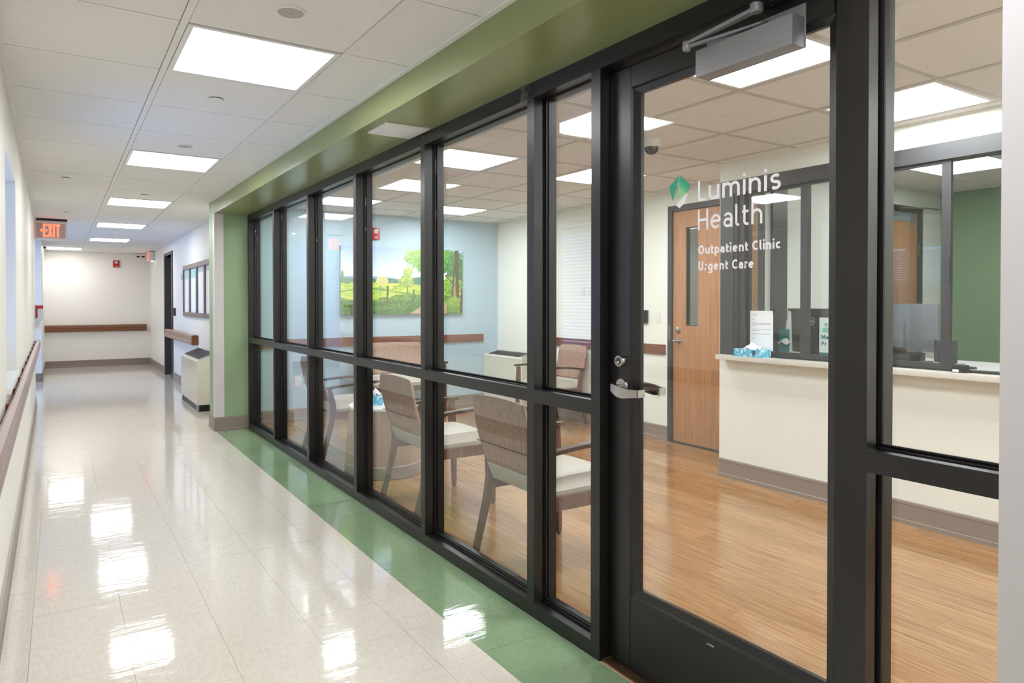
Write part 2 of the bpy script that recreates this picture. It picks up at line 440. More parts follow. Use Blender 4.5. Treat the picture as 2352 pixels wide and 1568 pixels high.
skew(add('wall_angle', lambda bm: bm_box(bm, 0, .022, -3.5, 10.2, H-.004, H+TH), 'tee', ce))
tee('wall_angle', 1.252, 1.274, -3.5, 7.6); tee('wall_angle', 1.535, 1.556, 7.6, 16.05); tee('wall_angle', -.25, 1.556, 16.03, 16.05)
box('ceiling_panel_side', -3.2, -.32, 10.2, 13.5, H, H+TH, 'acoustic', ce)
# waiting room
RX = [1.69, 2.10, 2.705, 3.31, 3.915, 4.52, 4.64]; RY = [1.585 + .605*k for k in range(-5, 10)] + [7.48]
T2 = 0.012
for a in range(len(RX)-1):
    for b in range(len(RY)-1):
        if RX[a] > 3.9 and RY[b+1] < 3.5:
            if RX[a] > 4.0: continue
        x0, x1, ya, yb = RX[a]+T2, RX[a+1]-T2, RY[b]+T2, RY[b+1]-T2
        if a in (1, 3) and (b-5) % 4 == 0: lightcells.append((RX[a]+T2, RX[a+1]-T2, RY[b]+T2, RY[b+1]-T2, 'waiting room')); continue
        if a == 1 and b == 10: ventcell = (x0, x1, ya, yb); continue
        panel(x0, x1, ya, yb, 0.0006)
for x in RX[1:-1]: tee('ceiling_tee', x-T2-.002, x+T2+.002, -1.3 if x < 4.03 else 3.43, 7.48, 'roomtee')
for y in RY[:-1]:
    if y > -1.3: tee('cross_tee', 1.69, 4.64 if y > 3.4 else 4.03, y-T2-.002, y+T2+.002, 'roomtee')
tee('wall_angle', 4.618, 4.64, 3.43, 7.48); tee('wall_angle', 1.69, 4.64, 7.458, 7.48); tee('wall_angle', 4.008, 4.03, -1.3, 3.43); tee('wall_angle', 1.69, 1.712, -1.3, 7.48)
# reception
for a in range(-2, 4):
    for b in range(-6, 3):
        x0, ya = 5.28 + a*.605, 2.2 + b*.605
        x1, yb = min(x0+.605, 6.83), min(ya+.605, 3.25); x0 = max(x0, 4.13); ya = max(ya, -1.25)
        if x1-x0 < .05 or yb-ya < .05: continue
        if a == 0 and b in (0, -4): lightcells.append((x0+T2, x1-T2, ya+T2, yb-T2, 'reception')); continue
        panel(x0+T2, x1-T2, ya+T2, yb-T2, 0.0006)
for a in range(-1, 3): tee('ceiling_tee', 5.28+a*.605-T2, 5.28+a*.605+T2, -1.25, 3.25)
for b in range(-5, 2): tee('cross_tee', 4.13, 6.83, 2.2+b*.605-T2, 2.2+b*.605+T2)

lightcells.append((5.1, 5.7, 4.0, 4.6, 'back hall fill'))  # added panel, out of view, to brighten the wooden door's window
# ---- corridor walls
wl = skew(add('wall_left', lambda bm: (bm_box(bm, -.22, 0, -3.5, 3.87, 0, H+.03), bm_box(bm, -.22, 0, 4.90, 10.2, 0, H+.03),
     bm_box(bm, -.22, 0, 3.87, 4.90, 0, .865), bm_box(bm, -.22, 0, 3.87, 4.90, 1.945, H+.03)), 'cream'))
struct(wl, 'long cream corridor wall with a recessed window', 'wall')
struct(box('wall_far', -.45, 1.9, 16.05, 16.2, 0, H+.03, 'cream'), 'cream wall closing the far end of the corridor', 'wall')
struct(box('wall_hall_stub', -3.2, -.245, 13.42, 16.05, 0, H+.03, 'white'), 'white wall stub past the side hall opening', 'wall')
struct(add('wall_hall_end', lambda bm: (bm_box(bm, -3.3, -3.2, 10.0, 10.5, 0, H+.03), bm_box(bm, -3.3, -3.2, 13.2, 13.5, 0, H+.03), bm_box(bm, -3.3, -3.2, 10.5, 13.2, 0, .4), bm_box(bm, -3.3, -3.2, 10.5, 13.2, 2.15, H+.03)), 'white'), 'white end wall of the side hall with a wide window', 'wall')
struct(box('wall_hall_near', -3.2, xl(10.2)-.215, 10.05, 10.2, 0, H+.03, 'white'), 'white near wall of the side hall', 'wall')
struct(box('wall_behind', -.4, 1.5, -3.65, -3.5, 0, H+.03, 'cream'), 'cream wall closing the corridor behind the viewer', 'wall')
# right wall past the alcove, with a door opening at y 12.6..13.55
struct(add('wall_right_far', lambda bm: (bm_box(bm, 1.556, 1.86, 7.6, 12.62, 0, H+.03), bm_box(bm, 1.556, 1.86, 13.56, 16.05, 0, H+.03), bm_box(bm, 1.556, 1.86, 12.62, 13.56, 2.06, H+.03), bm_box(bm, 1.80, 1.86, 12.62, 13.56, 0, 2.06)), 'cream'), 'cream corridor wall beyond the green column', 'wall')
# green column and soffit
struct(box('wall_column', 1.274, 1.69, 7.28, 7.60, 0, H+.03, 'greenw'), 'sage green wall stub at the end of the storefront', 'wall')
def guard(bm):
    bm_prism(bm, [(1.268, 7.274), (1.352, 7.274), (1.352, 7.280), (1.274, 7.280), (1.274, 7.37), (1.268, 7.37)], 'z', .135, 2.128)
struct(add('trim_1', guard, 'guard'), 'white vinyl corner guard on the green column', 'trim')
struct(box('soffit', 1.274, 1.690, -3.5, 7.28, 2.13, H+.03, 'green'), 'olive green dropped soffit above the storefront', 'soffit')
# right foreground wall
struct(box('wall_right', 1.280, 1.69, -3.5, 0.508, 0, 2.13, 'white'), 'white wall end beside the storefront sidelight', 'wall')
struct(add('trim_2', lambda bm: bm_prism(bm, [(1.274, .514), (1.36, .514), (1.36, .508), (1.280, .508), (1.280, .42), (1.274, .42)], 'z', .135, 2.13), Mat('shaded_corner_guard', '#bfbdbf', 0.45).m), 'vinyl corner guard, shaded by its darker colour, on the foreground wall end', 'trim')  # same guard vinyl in a darker colour, shade painted in for the overlit corner
# waiting room walls
struct(box('wall_blue', 1.69, 4.80, 7.48, 7.60, 0, H+.03, 'blue'), 'pale blue accent wall of the waiting room', 'wall')
DY0, DY1, DZ = 3.70, 4.555, 2.075     # interior door opening
struct(add('wall_white', lambda bm: (bm_box(bm, 4.64, 4.80, 4.53, 7.48, 0, H+.03), bm_box(bm, 4.64, 4.80, 3.43, 3.585, 0, H+.03), bm_box(bm, 4.64, 4.80, 3.585, 4.53, 2.12, H+.03)), 'recwhite'), 'off white waiting room wall with the wooden door', 'wall')
struct(add('wall_reception', lambda bm: (bm_box(bm, 4.03, 4.13, -1.25, 3.43, 0, .853), bm_box(bm, 4.03, 4.13, -1.25, 3.43, 2.122, H+.03), bm_box(bm, 4.03, 4.13, -1.25, .6, .853, 2.122), bm_box(bm, 4.03, 4.13, 3.416, 3.43, .853, 2.122)), 'recwhite'), 'off white wall under and over the reception window', 'wall')
struct(box('wall_office_side', 4.13, 6.95, 3.25, 3.43, 0, H+.03, 'recwhite'), 'pale side wall inside the reception office', 'wall')
struct(box('wall_office_green', 6.83, 6.95, -1.3, 3.25, 0, H+.03, 'dgreen'), 'green back wall of the reception office', 'wall')
struct(box('wall_near', 1.58, 6.95, -1.4, -1.25, 0, H+.03, 'recwhite'), 'off white near wall of waiting room and office', 'wall')

# ---- baseboards
def bprof(off, h=.132, s=1):
    # wall at 0, profile reaching 'off' outwards (positive)
    return [(0, 0), (off*1.35, 0), (off*1.35, .022), (off, .026), (off, h-.022), (off*1.25, h-.016), (off*1.1, h-.003), (0, h)]
def baseboard(name, axis, wall, sgn, a0, a1, label):
    o = add(name, lambda bm: bm_prism(bm, [(wall + sgn*p[0], p[1]) for p in bprof(.010)], axis, a0, a1), 'base')
    return struct(o, label, 'baseboard')
def blf(bm): bm_prism(bm, [(p[0], p[1]) for p in bprof(.010)], 'y', -3.5, 10.2)
struct(skew(add('baseboard_left', blf, 'base')), 'taupe vinyl baseboard along the long corridor wall', 'baseboard')
baseboard('baseboard_far', 'x', 16.05, -1, -.245, 1.556, 'taupe baseboard of the corridor end wall')
baseboard('baseboard_stub', 'x', 13.42, -1, -3.2, -.245, 'taupe baseboard of the side hall stub wall')
baseboard('baseboard_stub_side', 'y', -.245, 1, 13.42, 16.05, 'taupe baseboard on the side of the stub wall')
baseboard('baseboard_right_far', 'y', 1.556, -1, 7.6, 12.56, 'taupe baseboard below the framed boards')
baseboard('baseboard_right_end', 'y', 1.556, -1, 13.62, 16.05, 'taupe baseboard beyond the dark corridor door frame')
baseboard('baseboard_column', 'x', 7.28, -1, 1.260, 1.579, 'taupe baseboard on the front of the green column')
baseboard('baseboard_column_side', 'y', 1.274, -1, 7.268, 7.60, 'taupe baseboard on the side of the green column')
baseboard('baseboard_blue', 'x', 7.48, -1, 1.69, 4.64, 'taupe baseboard under the blue wall')
baseboard('baseboard_white', 'y', 4.64, -1, 4.535, 7.48, 'taupe baseboard under the white waiting room wall')
baseboard('baseboard_reception', 'y', 4.03, -1, -1.25, 3.43, 'taupe baseboard under the reception counter')
baseboard('baseboard_right', 'y', 1.274, -1, -3.5, .514, 'taupe baseboard on the foreground wall end')

# ================================================================== STOREFRONT
sf = sroot('window_1', 'black aluminium storefront glazing between corridor and waiting room', 'storefront', (XG, 4.0, 0))
MY = [7.255, 6.285, 5.280, 4.273, 3.282, 2.296, 1.893, 0.935, 0.515]
HW = 0.0245
def vprof(yc, hw=HW):
    g = .006
    R = [(XG, hw), (1.618, hw), (1.618, hw-g), (1.630, hw-g), (1.630, hw), (1.641, hw), (1.641, hw-.012), (1.652, hw-.012), (1.652, hw), (XB, hw)]
    return [(x, yc+d) for x, d in R] + [(x, yc-d) for x, d in reversed(R)]
for y in MY: add('mullion', lambda bm: bm_prism(bm, vprof(y), 'z', 0, 2.13), 'alu', sf)
def hprof(z0, z1, top=True, bot=True):
    g = .007
    T = [(XG, z1), (1.606, z1), (1.606, z1-g), (1.628, z1-g), (1.628, z1), (1.641, z1+.006), (1.641, z1-.01), (1.652, z1-.01), (1.652, z1+.006), (1.664, z1), (XB, z1)]
    B = [(XB, z0), (1.652, z0), (1.652, z0+.01), (1.641, z0+.01), (1.641, z0), (XG, z0)]
    if not top: T = [(XG, z1), (XB, z1)]
    if not bot: B = [(XB, z0), (XG, z0)]
    return T + B
bays = [(MY[i+1]+HW, MY[i]-HW) for i in range(len(MY)-1)]
for i, (a, b) in enumerate(bays):
    if i == 6:
        add('door_header', lambda bm: bm_prism(bm, [(XG, 2.13), (XB, 2.13), (XB, 2.069), (1.67, 2.069), (1.67, 2.055), (XG+.09, 2.055), (XG+.09, 2.069), (XG, 2.069)], 'y', a, b), 'alu', sf)
        continue
    add('sill', lambda bm: bm_prism(bm, hprof(0, .055, True, False), 'y', a, b), 'alu', sf)
    add('mid_rail', lambda bm: bm_prism(bm, hprof(.860, .911), 'y', a, b), 'alu', sf)
    add('head_rail', lambda bm: bm_prism(bm, hprof(2.069, 2.13, False, True), 'y', a, b), 'alu', sf)
    box('pane', XGL-.002, XGL+.004, a-.005, b+.005, .05, .865, 'glass', sf)
    box('pane', XGL-.002, XGL+.004, a-.005, b+.005, .905, 2.074, 'glass', sf)
    # glazing gaskets, proud black beads against the glass
    def gk(bm):
        for z0, z1 in ((.061, .860), (.917, 2.069)):
            bm_box(bm, XGL-.010, XGL-.003, a, a+.006, z0, z1); bm_box(bm, XGL-.010, XGL-.003, b-.006, b, z0, z1)
            bm_box(bm, XGL-.010, XGL-.003, a, b, z0-.0, z0+.004); bm_box(bm, XGL-.010, XGL-.003, a, b, z1-.006, z1)
    add('gasket', gk, 'gasket', sf)

# ---- glazed door
dr = sroot('door_1', 'black framed glass entrance door lettered for the clinic', 'door', (1.645, 1.40, 0))
DX0, DX1 = 1.622, 1.668
L0, L1 = 0.966, 1.856      # leaf extents in y
# stiles with splayed glass stops
def stile_l(bm): bm_prism(bm, [(DX0, L1), (DX0, 1.763), (1.630, 1.757), (1.638, 1.728), (1.652, 1.728), (1.660, 1.757), (DX1, 1.763), (DX1, L1)], 'z', .010, 2.052)
def stile_r(bm): bm_prism(bm, [(DX0, L0), (DX0, 1.018), (1.630, 1.024), (1.638, 1.046), (1.652, 1.046), (1.660, 1.024), (DX1, 1.018), (DX1, L0)], 'z', .010, 2.052)
add('stile', stile_l, 'alu', dr); add('stile', stile_r, 'alu', dr)
add('top_rail', lambda bm: bm_prism(bm, [(DX0, 2.052), (DX0, 1.982), (1.630, 1.977), (1.638, 1.958), (1.652, 1.958), (1.660, 1.977), (DX1, 1.982), (DX1, 2.052)], 'y', 1.024, 1.757), 'alu', dr)
add('bottom_rail', lambda bm: bm_prism(bm, [(DX0, .010), (DX0, .258), (1.630, .263), (1.638, .285), (1.652, .285), (1.660, .263), (DX1, .258), (DX1, .010)], 'y', 1.024, 1.757), 'alu', dr)
pane = box('pane', 1.644, 1.650, 1.040, 1.734, .28, 1.963, 'glass', dr)
# threshold
struct(box('trim_3', 1.59, 1.70, .96, 1.868, 0, .006, Mat('bronze_threshold', '#5b4632', 0.35, 0.6).m), 'thin bronze threshold under the glass door', 'trim')
# lettering on the glass
def onglass(y0, z0):
    return lambda a, b: (1.6432, y0 - a, z0 + b)
lettering('lettering', 'Luminis', .135, onglass(1.484, 1.565), .293, .0625, 'decal', dr, .16)
lettering('lettering', 'Health', .12, onglass(1.484, 1.477), .234, .0625, 'decal', dr, .155)
lettering('lettering', 'Outpatient Clinic', .20, onglass(1.482, 1.4035), .290, .0275, 'decal', dr, .14)
lettering('lettering', 'Urgent Care', .20, onglass(1.481, 1.354), .203, .0275, 'decal', dr, .14)
# emblem (pixel outline measured on the pane's plane)
def flat(name, pts, mat, dx=0.0):
    return add(name, lambda bm: bm.faces.new([bm.verts.new((1.6432-dx, y, z)) for y, z in pts]), mat, dr)
flat('emblem', [(1.5595, 1.6605), (1.6045, 1.6260), (1.5885, 1.5790)], 'dgreenlogo')
eg = Mat('green_gradient_vinyl', '#0a9c7c', 0.45)
gx = eg.node('ShaderNodeTexGradient'); tcv = eg.node('ShaderNodeTexCoord'); mpv = eg.node('ShaderNodeMapping')
mpv.inputs['Rotation'].default_value = (0, 0, 0); eg.L.new(tcv.outputs['Generated'], mpv.inputs['Vector'])
sep = eg.node('ShaderNodeSeparateXYZ'); eg.L.new(mpv.outputs[0], sep.inputs[0])
s1 = eg.node('ShaderNodeMath', operation='MULTIPLY'); s1.inputs[1].default_value = -0.55; eg.L.new(sep.outputs['Y'], s1.inputs[0])
s2 = eg.node('ShaderNodeMath', operation='ADD'); eg.L.new(s1.outputs[0], s2.inputs[0]); eg.L.new(sep.outputs['Z'], s2.inputs[1])
eg.color(eg.ramp(s2.outputs[0], [(0.0, '#8cc98c'), (0.15, '#4fb784'), (0.4, '#0a9c7c')]))
flat('emblem', [(1.5580, 1.6585), (1.5165, 1.6235), (1.5240, 1.6010), (1.5730, 1.5820)], eg.m)
flat('emblem', [(1.5250, 1.5975), (1.5385, 1.5670), (1.5595, 1.5540), (1.5765, 1.5650)], 'decal')
# lock and lever (corridor side) and lever on the room side
def cyl_x(name, x0, x1, y, z, r, mat, parent, r2=None, n=28):
    r2 = r if r2 is None else r2
    return add(name, lambda bm: bm_lathe(bm, [(r, x1), (r, x0+.003), (r2-.002, x0)], (0, y, z), n, 'x'), mat, parent, True)
lk = cyl_x('lock_cylinder', 1.603, DX0+.001, 1.801, 1.056, .0205, 'chrome', dr)
cyl_x('lock_face', 1.6005, 1.604, 1.801, 1.056, .0135, 'dgrey', lk)
cyl_x('key_plug', 1.599, 1.602, 1.801, 1.051, .007, 'chrome', lk)
cyl_x('lever_rose', 1.612, DX0+.001, 1.798, .970, .027, 'chrome', dr)
def lever(bm, s, xb):
    # lever arm sweeping from spindle towards the glass with a short return
    P = []
    for t in range(15):
        u = t/14
        y = 1.812 - u*.128
        x = xb - s*(.040 + .012*math.sin(u*PI))
        zc = .967 - .010*u - .006*math.sin(u*PI)
        hh = .010 + .0085*math.sin(min(1, u*1.15+.12)*PI*.85) if u < .92 else .0125
        P.append((x, y, zc, hh))
    rings = []
    for x, y, zc, hh in P:
        rings.append([bm.verts.new((x + dx*s, y, zc + dz)) for dx, dz in ((-.004, -hh), (-.004, hh), (.004, hh), (.004, -hh))])
    for a, b in zip(rings, rings[1:]):
        for k in range(4): bm.faces.new((a[k], a[(k+1) % 4], b[(k+1) % 4], b[k]))
    bm.faces.new(rings[0]); bm.faces.new(rings[-1])
    # return
    x, y, zc, hh = P[-1]
    bm_box(bm, min(x, x+s*.030), max(x, x+s*.030), y-.004, y+.003, zc-hh, zc+hh)
    bmesh.ops.recalc_face_normals(bm, faces=list(bm.faces)); 
lv = add('lever', lambda bm: lever(bm, 1, DX0), 'chrome', dr, True)
add('spindle', lambda bm: bm_tube(bm, [(DX0, 1.798, .969), (DX0-.042, 1.798, .967)], .0095, 14), 'chrome', lv, True)
lv2 = add('lever', lambda bm: lever(bm, -1, DX1), 'chrome', dr, True)
add('spindle', lambda bm: bm_tube(bm, [(DX1, 1.798, .969), (DX1+.042, 1.798, .967)], .0095, 14), 'chrome', lv2, True)
cyl_x('lever_rose', DX1-.001, DX1+.010, 1.798, .970, .027, 'chrome', dr)
# maker's badge
bd = add('badge', lambda bm: bm_lathe(bm, [(.020, 1.6216), (.020, 1.6222)], (0, 0, 0), 28, 'x'), 'black', dr)
bd.location = Vector((0, 1.414, .235)) - Vector((1.645, 1.40, 0)); bd.scale = (1, 1, .40)
bd.location.x = -1.645
lettering('badge_lettering', 'KAWNEER', .17, lambda a, b: (1.6212, 1.424 - a, .2325 + b - a*.0), .026, .0048, 'decal', dr, .12)
# closer
cb = box('closer_body', 1.567, DX0-.002, 1.104, 1.427, 1.914, 1.994, 'closer', dr, .005)
box('cover_groove', 1.5662, 1.568, 1.108, 1.423, 1.9305, 1.9325, 'silver', cb)
box('back_plate', DX0-.003, DX0, 1.102, 1.43, 1.914, 2.030, 'closer', cb, .001)
box('spindle_block', 1.578, 1.612, 1.19, 1.235, 1.99, 2.004, 'dgrey', cb, .003)
EL = (1.537, 1.432, 1.999)
def bar(bm, a, b, w0, w1, t):
    a = Vector(a); b = Vector(b); d = (b-a).normalized(); n = d.cross(Vector((0, 0, 1))).normalized(); u = n.cross(d)
    A = [a + n*w0*sx + u*t*sz for sx, sz in ((-1,-1),(1,-1),(1,1),(-1,1))]; B = [b + n*w1*sx + u*t*sz for sx, sz in ((-1,-1),(1,-1),(1,1),(-1,1))]
    va = [bm.verts.new(p) for p in A]; vb = [bm.verts.new(p) for p in B]
    bm.faces.new(va); bm.faces.new(vb)
    for k in range(4): bm.faces.new((va[k], va[(k+1) % 4], vb[(k+1) % 4], vb[k]))
    bmesh.ops.recalc_face_normals(bm, faces=list(bm.faces)); bm_bevel(bm, .0015, 1)
add('arm', lambda bm: bar(bm, (1.595, 1.212, 2.008), (EL[0], EL[1], 2.0), .011, .008, .0035), 'closer', cb)
add('forearm', lambda bm: bar(bm, (EL[0], EL[1], 2.008), (1.568, 1.214, 2.040), .008, .013, .005), 'closer', cb)
add('elbow', lambda bm: bm_lathe(bm, [(.010, -.014), (.0125, -.010), (.0125, .010), (.010, .014)], (EL[0], EL[1], 2.002), 20, 'z'), 'closer', cb, True)
add('pivot', lambda bm: bm_lathe(bm, [(.014, -.014), (.0175, -.010), (.0175, .008), (.014, .012)], (1.566, 1.212, 2.044), 24, 'z'), 'closer', cb, True)
add('bracket', lambda bm: bm_box(bm, 1.552, 1.640, 1.09, 1.225, 2.053, 2.069), 'alu', cb)
for yy, xx in ((1.19, 1.60), (1.17, 1.575), (1.13, 1.60), (1.12, 1.575), (1.10, 1.60)):
    add('screw', lambda bm: bm_lathe(bm, [(.004, 2.050), (.003, 2.0535)], (xx, yy, 0), 10, 'z'), 'chrome', cb, True)

# ---- clear hooks at the mullion heads
HL = ['clear hook taped to the first storefront mullion from the green column', 'clear hook taped to the second storefront mullion from the green column', 'clear hook taped to the third storefront mullion from the green column', 'clear hook taped to the mullion beside the soffit access panel', 'hook under a crumpled wad of clear tape near the entrance door']
for i, y in enumerate(MY[1:6]):
    hk = thing('tape_hook', HL[i], 'hook', (XG-.002, y, 2.075), 'clear hooks along the storefront head')
    wdt = .022 if i < 4 else .034
    box('tape', XG-.0016, XG-.0002, y-wdt*.7, y+wdt*.55, 2.062, 2.117, 'tape', hk)
    add('hook', lambda bm: bm_tube(bm, [(XG-.004, y, 2.105), (XG-.005, y, 2.078), (XG-.012, y+.002, 2.066), (XG-.018, y+.004, 2.070), (XG-.020, y+.004, 2.080)], .0022, 6), 'tape', hk, True)
    if i == 4:
        def crumple(bm):
            random.seed(3); bm_box(bm, XG-.016, XG-.002, y-.006, y+.042, 2.056, 2.122)
            bmesh.ops.subdivide_edges(bm, edges=list(bm.edges), cuts=3, use_grid_fill=True)
            for v in bm.verts: v.co += Vector((random.uniform(-.005, .003), random.uniform(-.006, .006), random.uniform(-.006, .006)))
        add('crumpled_tape', crumple, 'tape', hk)
# access panel in soffit
ap = thing('access_panel', 'flat off white access panel set in the olive green soffit', 'access panel', (1.445, 3.28, 2.13))
box('panel_frame', 1.33, 1.562, 3.155, 3.405, 2.123, 2.1302, 'trimwhite', ap, .0015)
box('panel_door', 1.352, 1.54, 3.177, 3.383, 2.1215, 2.124, 'trimwhite', ap, .0008)

# ================================================================== CEILING FIXTURES
glab = {'corridor': ('square lit panel light in the corridor ceiling', 'corridor ceiling lights'),
        'waiting room': ('square lit panel light in the waiting room ceiling', 'waiting room ceiling lights'),
        'back hall fill': ('added unseen fill panel brightening the hall behind the wooden door', 'back hall fill lights'),
        'reception': ('square lit panel light in the reception office ceiling', 'reception ceiling lights')}
ordn = ['lit corridor ceiling panel beside the far end wall', 'second lit corridor ceiling panel from the far end wall', 'third lit corridor ceiling panel from the far end wall',
        'fourth lit corridor ceiling panel from the far end wall', 'lit corridor ceiling panel opposite the drum table in the waiting room', 'lit corridor ceiling panel between the two round speakers nearest the entrance', 'lit corridor ceiling panel right outside the glass entrance door', 'lit corridor ceiling panel near the closed corridor end']
ordc = sorted([(ya, a) for (a, b, ya, yb, g) in lightcells if g == 'corridor'], reverse=True)
ordn[5] = 'lit corridor ceiling panel opposite the waiting chair nearest the entrance door'
def light_label(a, ya, grp):
    if grp == 'corridor': return ordn[ordc.index((ya, a))]
    if grp == 'waiting room':
        side = 'storefront side' if a < 3 else 'side away from the storefront'
        row = 'by the near wall' if ya < 0 else 'beside the entrance door' if ya < 3 else 'midway along the room' if ya < 5 else 'closest to the blue wall'
        return 'lit waiting room ceiling panel %s, %s' % (row, side)
    if grp == 'reception': return 'lit office ceiling panel above the reception %s' % ('monitors' if ya > 1 else 'desk end away from the monitors')
    return glab[grp][0]
for (a, b, ya, yb, grp) in lightcells:
    lt = thing('ceiling_light', light_label(a, ya, grp), 'light', ((a+b)/2, (ya+yb)/2, H), glab[grp][1])
    if grp == 'corridor': ya += .006; yb -= .006
    def fr(bm):
        e = .024
        bm_box(bm, a+.003, a+e, ya+.003, yb-.003, H-.003, H+.02); bm_box(bm, b-e, b-.003, ya+.003, yb-.003, H-.003, H+.02)
        bm_box(bm, a+e, b-e, ya+.003, ya+e, H-.003, H+.02); bm_box(bm, a+e, b-e, yb-e, yb-.003, H-.003, H+.02)
    add('light_frame', fr, 'trimwhite', lt)
    box('diffuser', a+.024, b-.024, ya+.024, yb-.024, H+.004, H+.012, 'lens ' + ('corridor end' if grp == 'corridor' and ya > 14.5 else grp), lt)
# supply vent
x0, x1, ya, yb = ventcell
vt = thing('ceiling_vent', 'white square air vent with dark slats in waiting room ceiling', 'vent', ((x0+x1)/2, (ya+yb)/2, H))
def vfr(bm):
    e = .03
    bm_box(bm, x0, x0+e, ya, yb, H-.004, H+.01); bm_box(bm, x1-e, x1, ya, yb, H-.004, H+.01); bm_box(bm, x0+e, x1-e, ya, ya+e, H-.004, H+.01); bm_box(bm, x0+e, x1-e, yb-e, yb, H-.004, H+.01)
add('vent_frame', vfr, 'tee', vt); box('vent_back', x0+.03, x1-.03, ya+.03, yb-.03, H+.018, H+.022, 'dark', vt)
for k in range(9):
    yy = ya + .05 + k*(yb-ya-.1)/8
    def sl(bm):
        bm_prism(bm, [(yy-.018, H+.016), (yy-.016, H+.018), (yy+.018, H-.001), (yy+.016, H-.003)], 'x', x0+.03, x1-.03)
    add('slat', sl, 'tee', vt)
# round ceiling devices
def disc(name, label, cat, x, y, prof, mat, group=None, z=H):
    t = tag(add(name, lambda bm: bm_lathe(bm, [(r, z-h) for r, h in prof], (x, y, 0), 32, 'z'), mat, None, True), label, cat, group); return t
spk = Mat('perforated_grey', '#b4b2b2', 0.6).m
for (x, y) in ((.675, 2.44), (.675, 4.88)):
    t = thing('ceiling_speaker', 'round perforated grey corridor speaker %s' % ('nearest the glass entrance door' if y < 3 else 'nearest the soffit access panel'), 'speaker', (x, y, H), 'round corridor ceiling speakers')
    add('speaker_ring', lambda bm: bm_lathe(bm, [(.052, 0+H), (.052, H-.004), (.044, H-.006)], (x, y, 0), 36, 'z'), 'trimwhite', t, True)
    add('speaker_grille', lambda bm: bm_lathe(bm, [(.0445, H-.0045), (.043, H-.0075), (.008, H-.009), (.006, H-.0125)], (x, y, 0), 36, 'z'), spk, t, True)
for (x, y) in ((.65, 3.68), (.67, 7.30), (.63, 11.88), (.045, 6.65), (.07, 9.15)):
    t = thing('sprinkler_cover', {3.68: 'round concealed sprinkler cover between two lit corridor panels near the entrance', 7.30: 'round concealed sprinkler cover in the corridor ceiling beside the green column', 11.88: 'round concealed sprinkler cover in the corridor ceiling by the dark door', 6.65: 'round cover in the ceiling panels along the cream wall past the window', 9.15: 'round cover in the ceiling panels just before the hanging EXIT sign'}[y], 'sprinkler', (x, y, H), 'concealed sprinklers')
    add('cover_plate', lambda bm: bm_lathe(bm, [(.036, H-.004), (.036, H-.006)], (x, y, 0), 32, 'z'), 'tee', t, True)
    add('cover_gap', lambda bm: bm_lathe(bm, [(.031, H+.0), (.031, H-.004)], (x, y, 0), 32, 'z'), 'dark', t, True)
disc('ceiling_speaker', 'round pale speaker cover in the ceiling before the reception window', 'speaker', 3.03, 2.50, [(.052, 0), (.052, .004), (.048, .006)], 'tee')
disc('ceiling_speaker', 'round speaker in waiting room ceiling near the storefront sidelight', 'speaker', 2.42, 1.28, [(.052, 0), (.052, .004), (.048, .006)], 'tee')
disc('smoke_detector', 'white smoke detector on the waiting room ceiling', 'smoke detector', 3.05, 4.99, [(.055, 0), (.052, .012), (.038, .018), (.034, .034), (.020, .040)], 'plastic')
disc('smoke_detector', 'white smoke detector on the far corridor ceiling', 'smoke detector', .67, 11.2, [(.055, 0), (.052, .012), (.038, .018), (.034, .034), (.020, .040)], 'plastic')
dc = thing('dome_camera', 'white dome security camera with smoked lens on ceiling', 'camera', (3.06, 3.14, H))
add('housing', lambda bm: bm_lathe(bm, [(.062, H), (.064, H-.03), (.060, H-.045), (.050, H-.050)], (3.06, 3.14, 0), 36, 'z'), 'plastic', dc, True)
add('dome', lambda bm: bm_lathe(bm, [(.047*math.cos(t*PI/16), H-.048-.047*math.sin(t*PI/16)) for t in range(0, 8)], (3.06, 3.14, 0), 32, 'z'), Mat('smoked_dome', '#2a2a2e', 0.06, spec=0.8).m, dc, True)

# ================================================================== CORRIDOR OBJECTS
# handrail profile (outwards from wall = +d)
def rail_prof(d0, d1, z0, z1):
    return [(d0, z0+.01), (d0+.008, z0), (d1-.012, z0), (d1, z0+.016), (d1, z0+.05), (d1-.006, z0+.056), (d1-.006, z0+.066), (d1, z0+.072), (d1-.004, z1-.012), (d1-.018, z1), (d0+.012, z1), (d0, z1-.012)]
def lrail_prof():
    return [(.016, .752), (.022, .737), (.046, .735), (.056, .746), (.058, .766), (.054, .772), (.052, .780), (.057, .786), (.056, .806), (.046, .820), (.026, .826), (.016, .818)]
hr = thing('handrail', 'long taupe vinyl handrail running along the cream corridor wall', 'handrail', (xl(4)+.04, 4, .7))
o = skew(add('rail', lambda bm: bm_prism(bm, lrail_prof(), 'y', -3.0, 10.05), 'rail')); o.parent = hr; o.location = -hr.location
for k in range(11):
    y = 3.115 + k*.665
    b_ = skew(add('bracket', lambda bm: bm_box(bm, 0, .0175, y-.03, y+.03, .762, .812), 'bracket')); b_.parent = hr; b_.location = -hr.location
fr_ = tag(add('handrail', lambda bm: bm_prism(bm, [(16.05-p[0], p[1]) for p in rail_prof(.0, .07, .695, .822)], 'x', -.245, 1.49), 'rail2'), 'brown handrail mounted across the far end wall', 'handrail')
sr = thing('handrail', 'short brown handrail on the wall above the corridor heating unit', 'handrail', (1.5, 11.5, .7))
add('rail', lambda bm: bm_prism(bm, [(1.556-p[0], p[1]) for p in rail_prof(.0, .085, .69, .822)], 'y', 10.16, 12.93), Mat('tan_rail_vinyl', '#a0806a', 0.3).m, sr)
add('end_cap', lambda bm: bm_prism(bm, [(1.556-p[0], p[1]) for p in rail_prof(.0, .085, .69, .822)], 'y', 10.10, 10.16), 'rail2', sr)
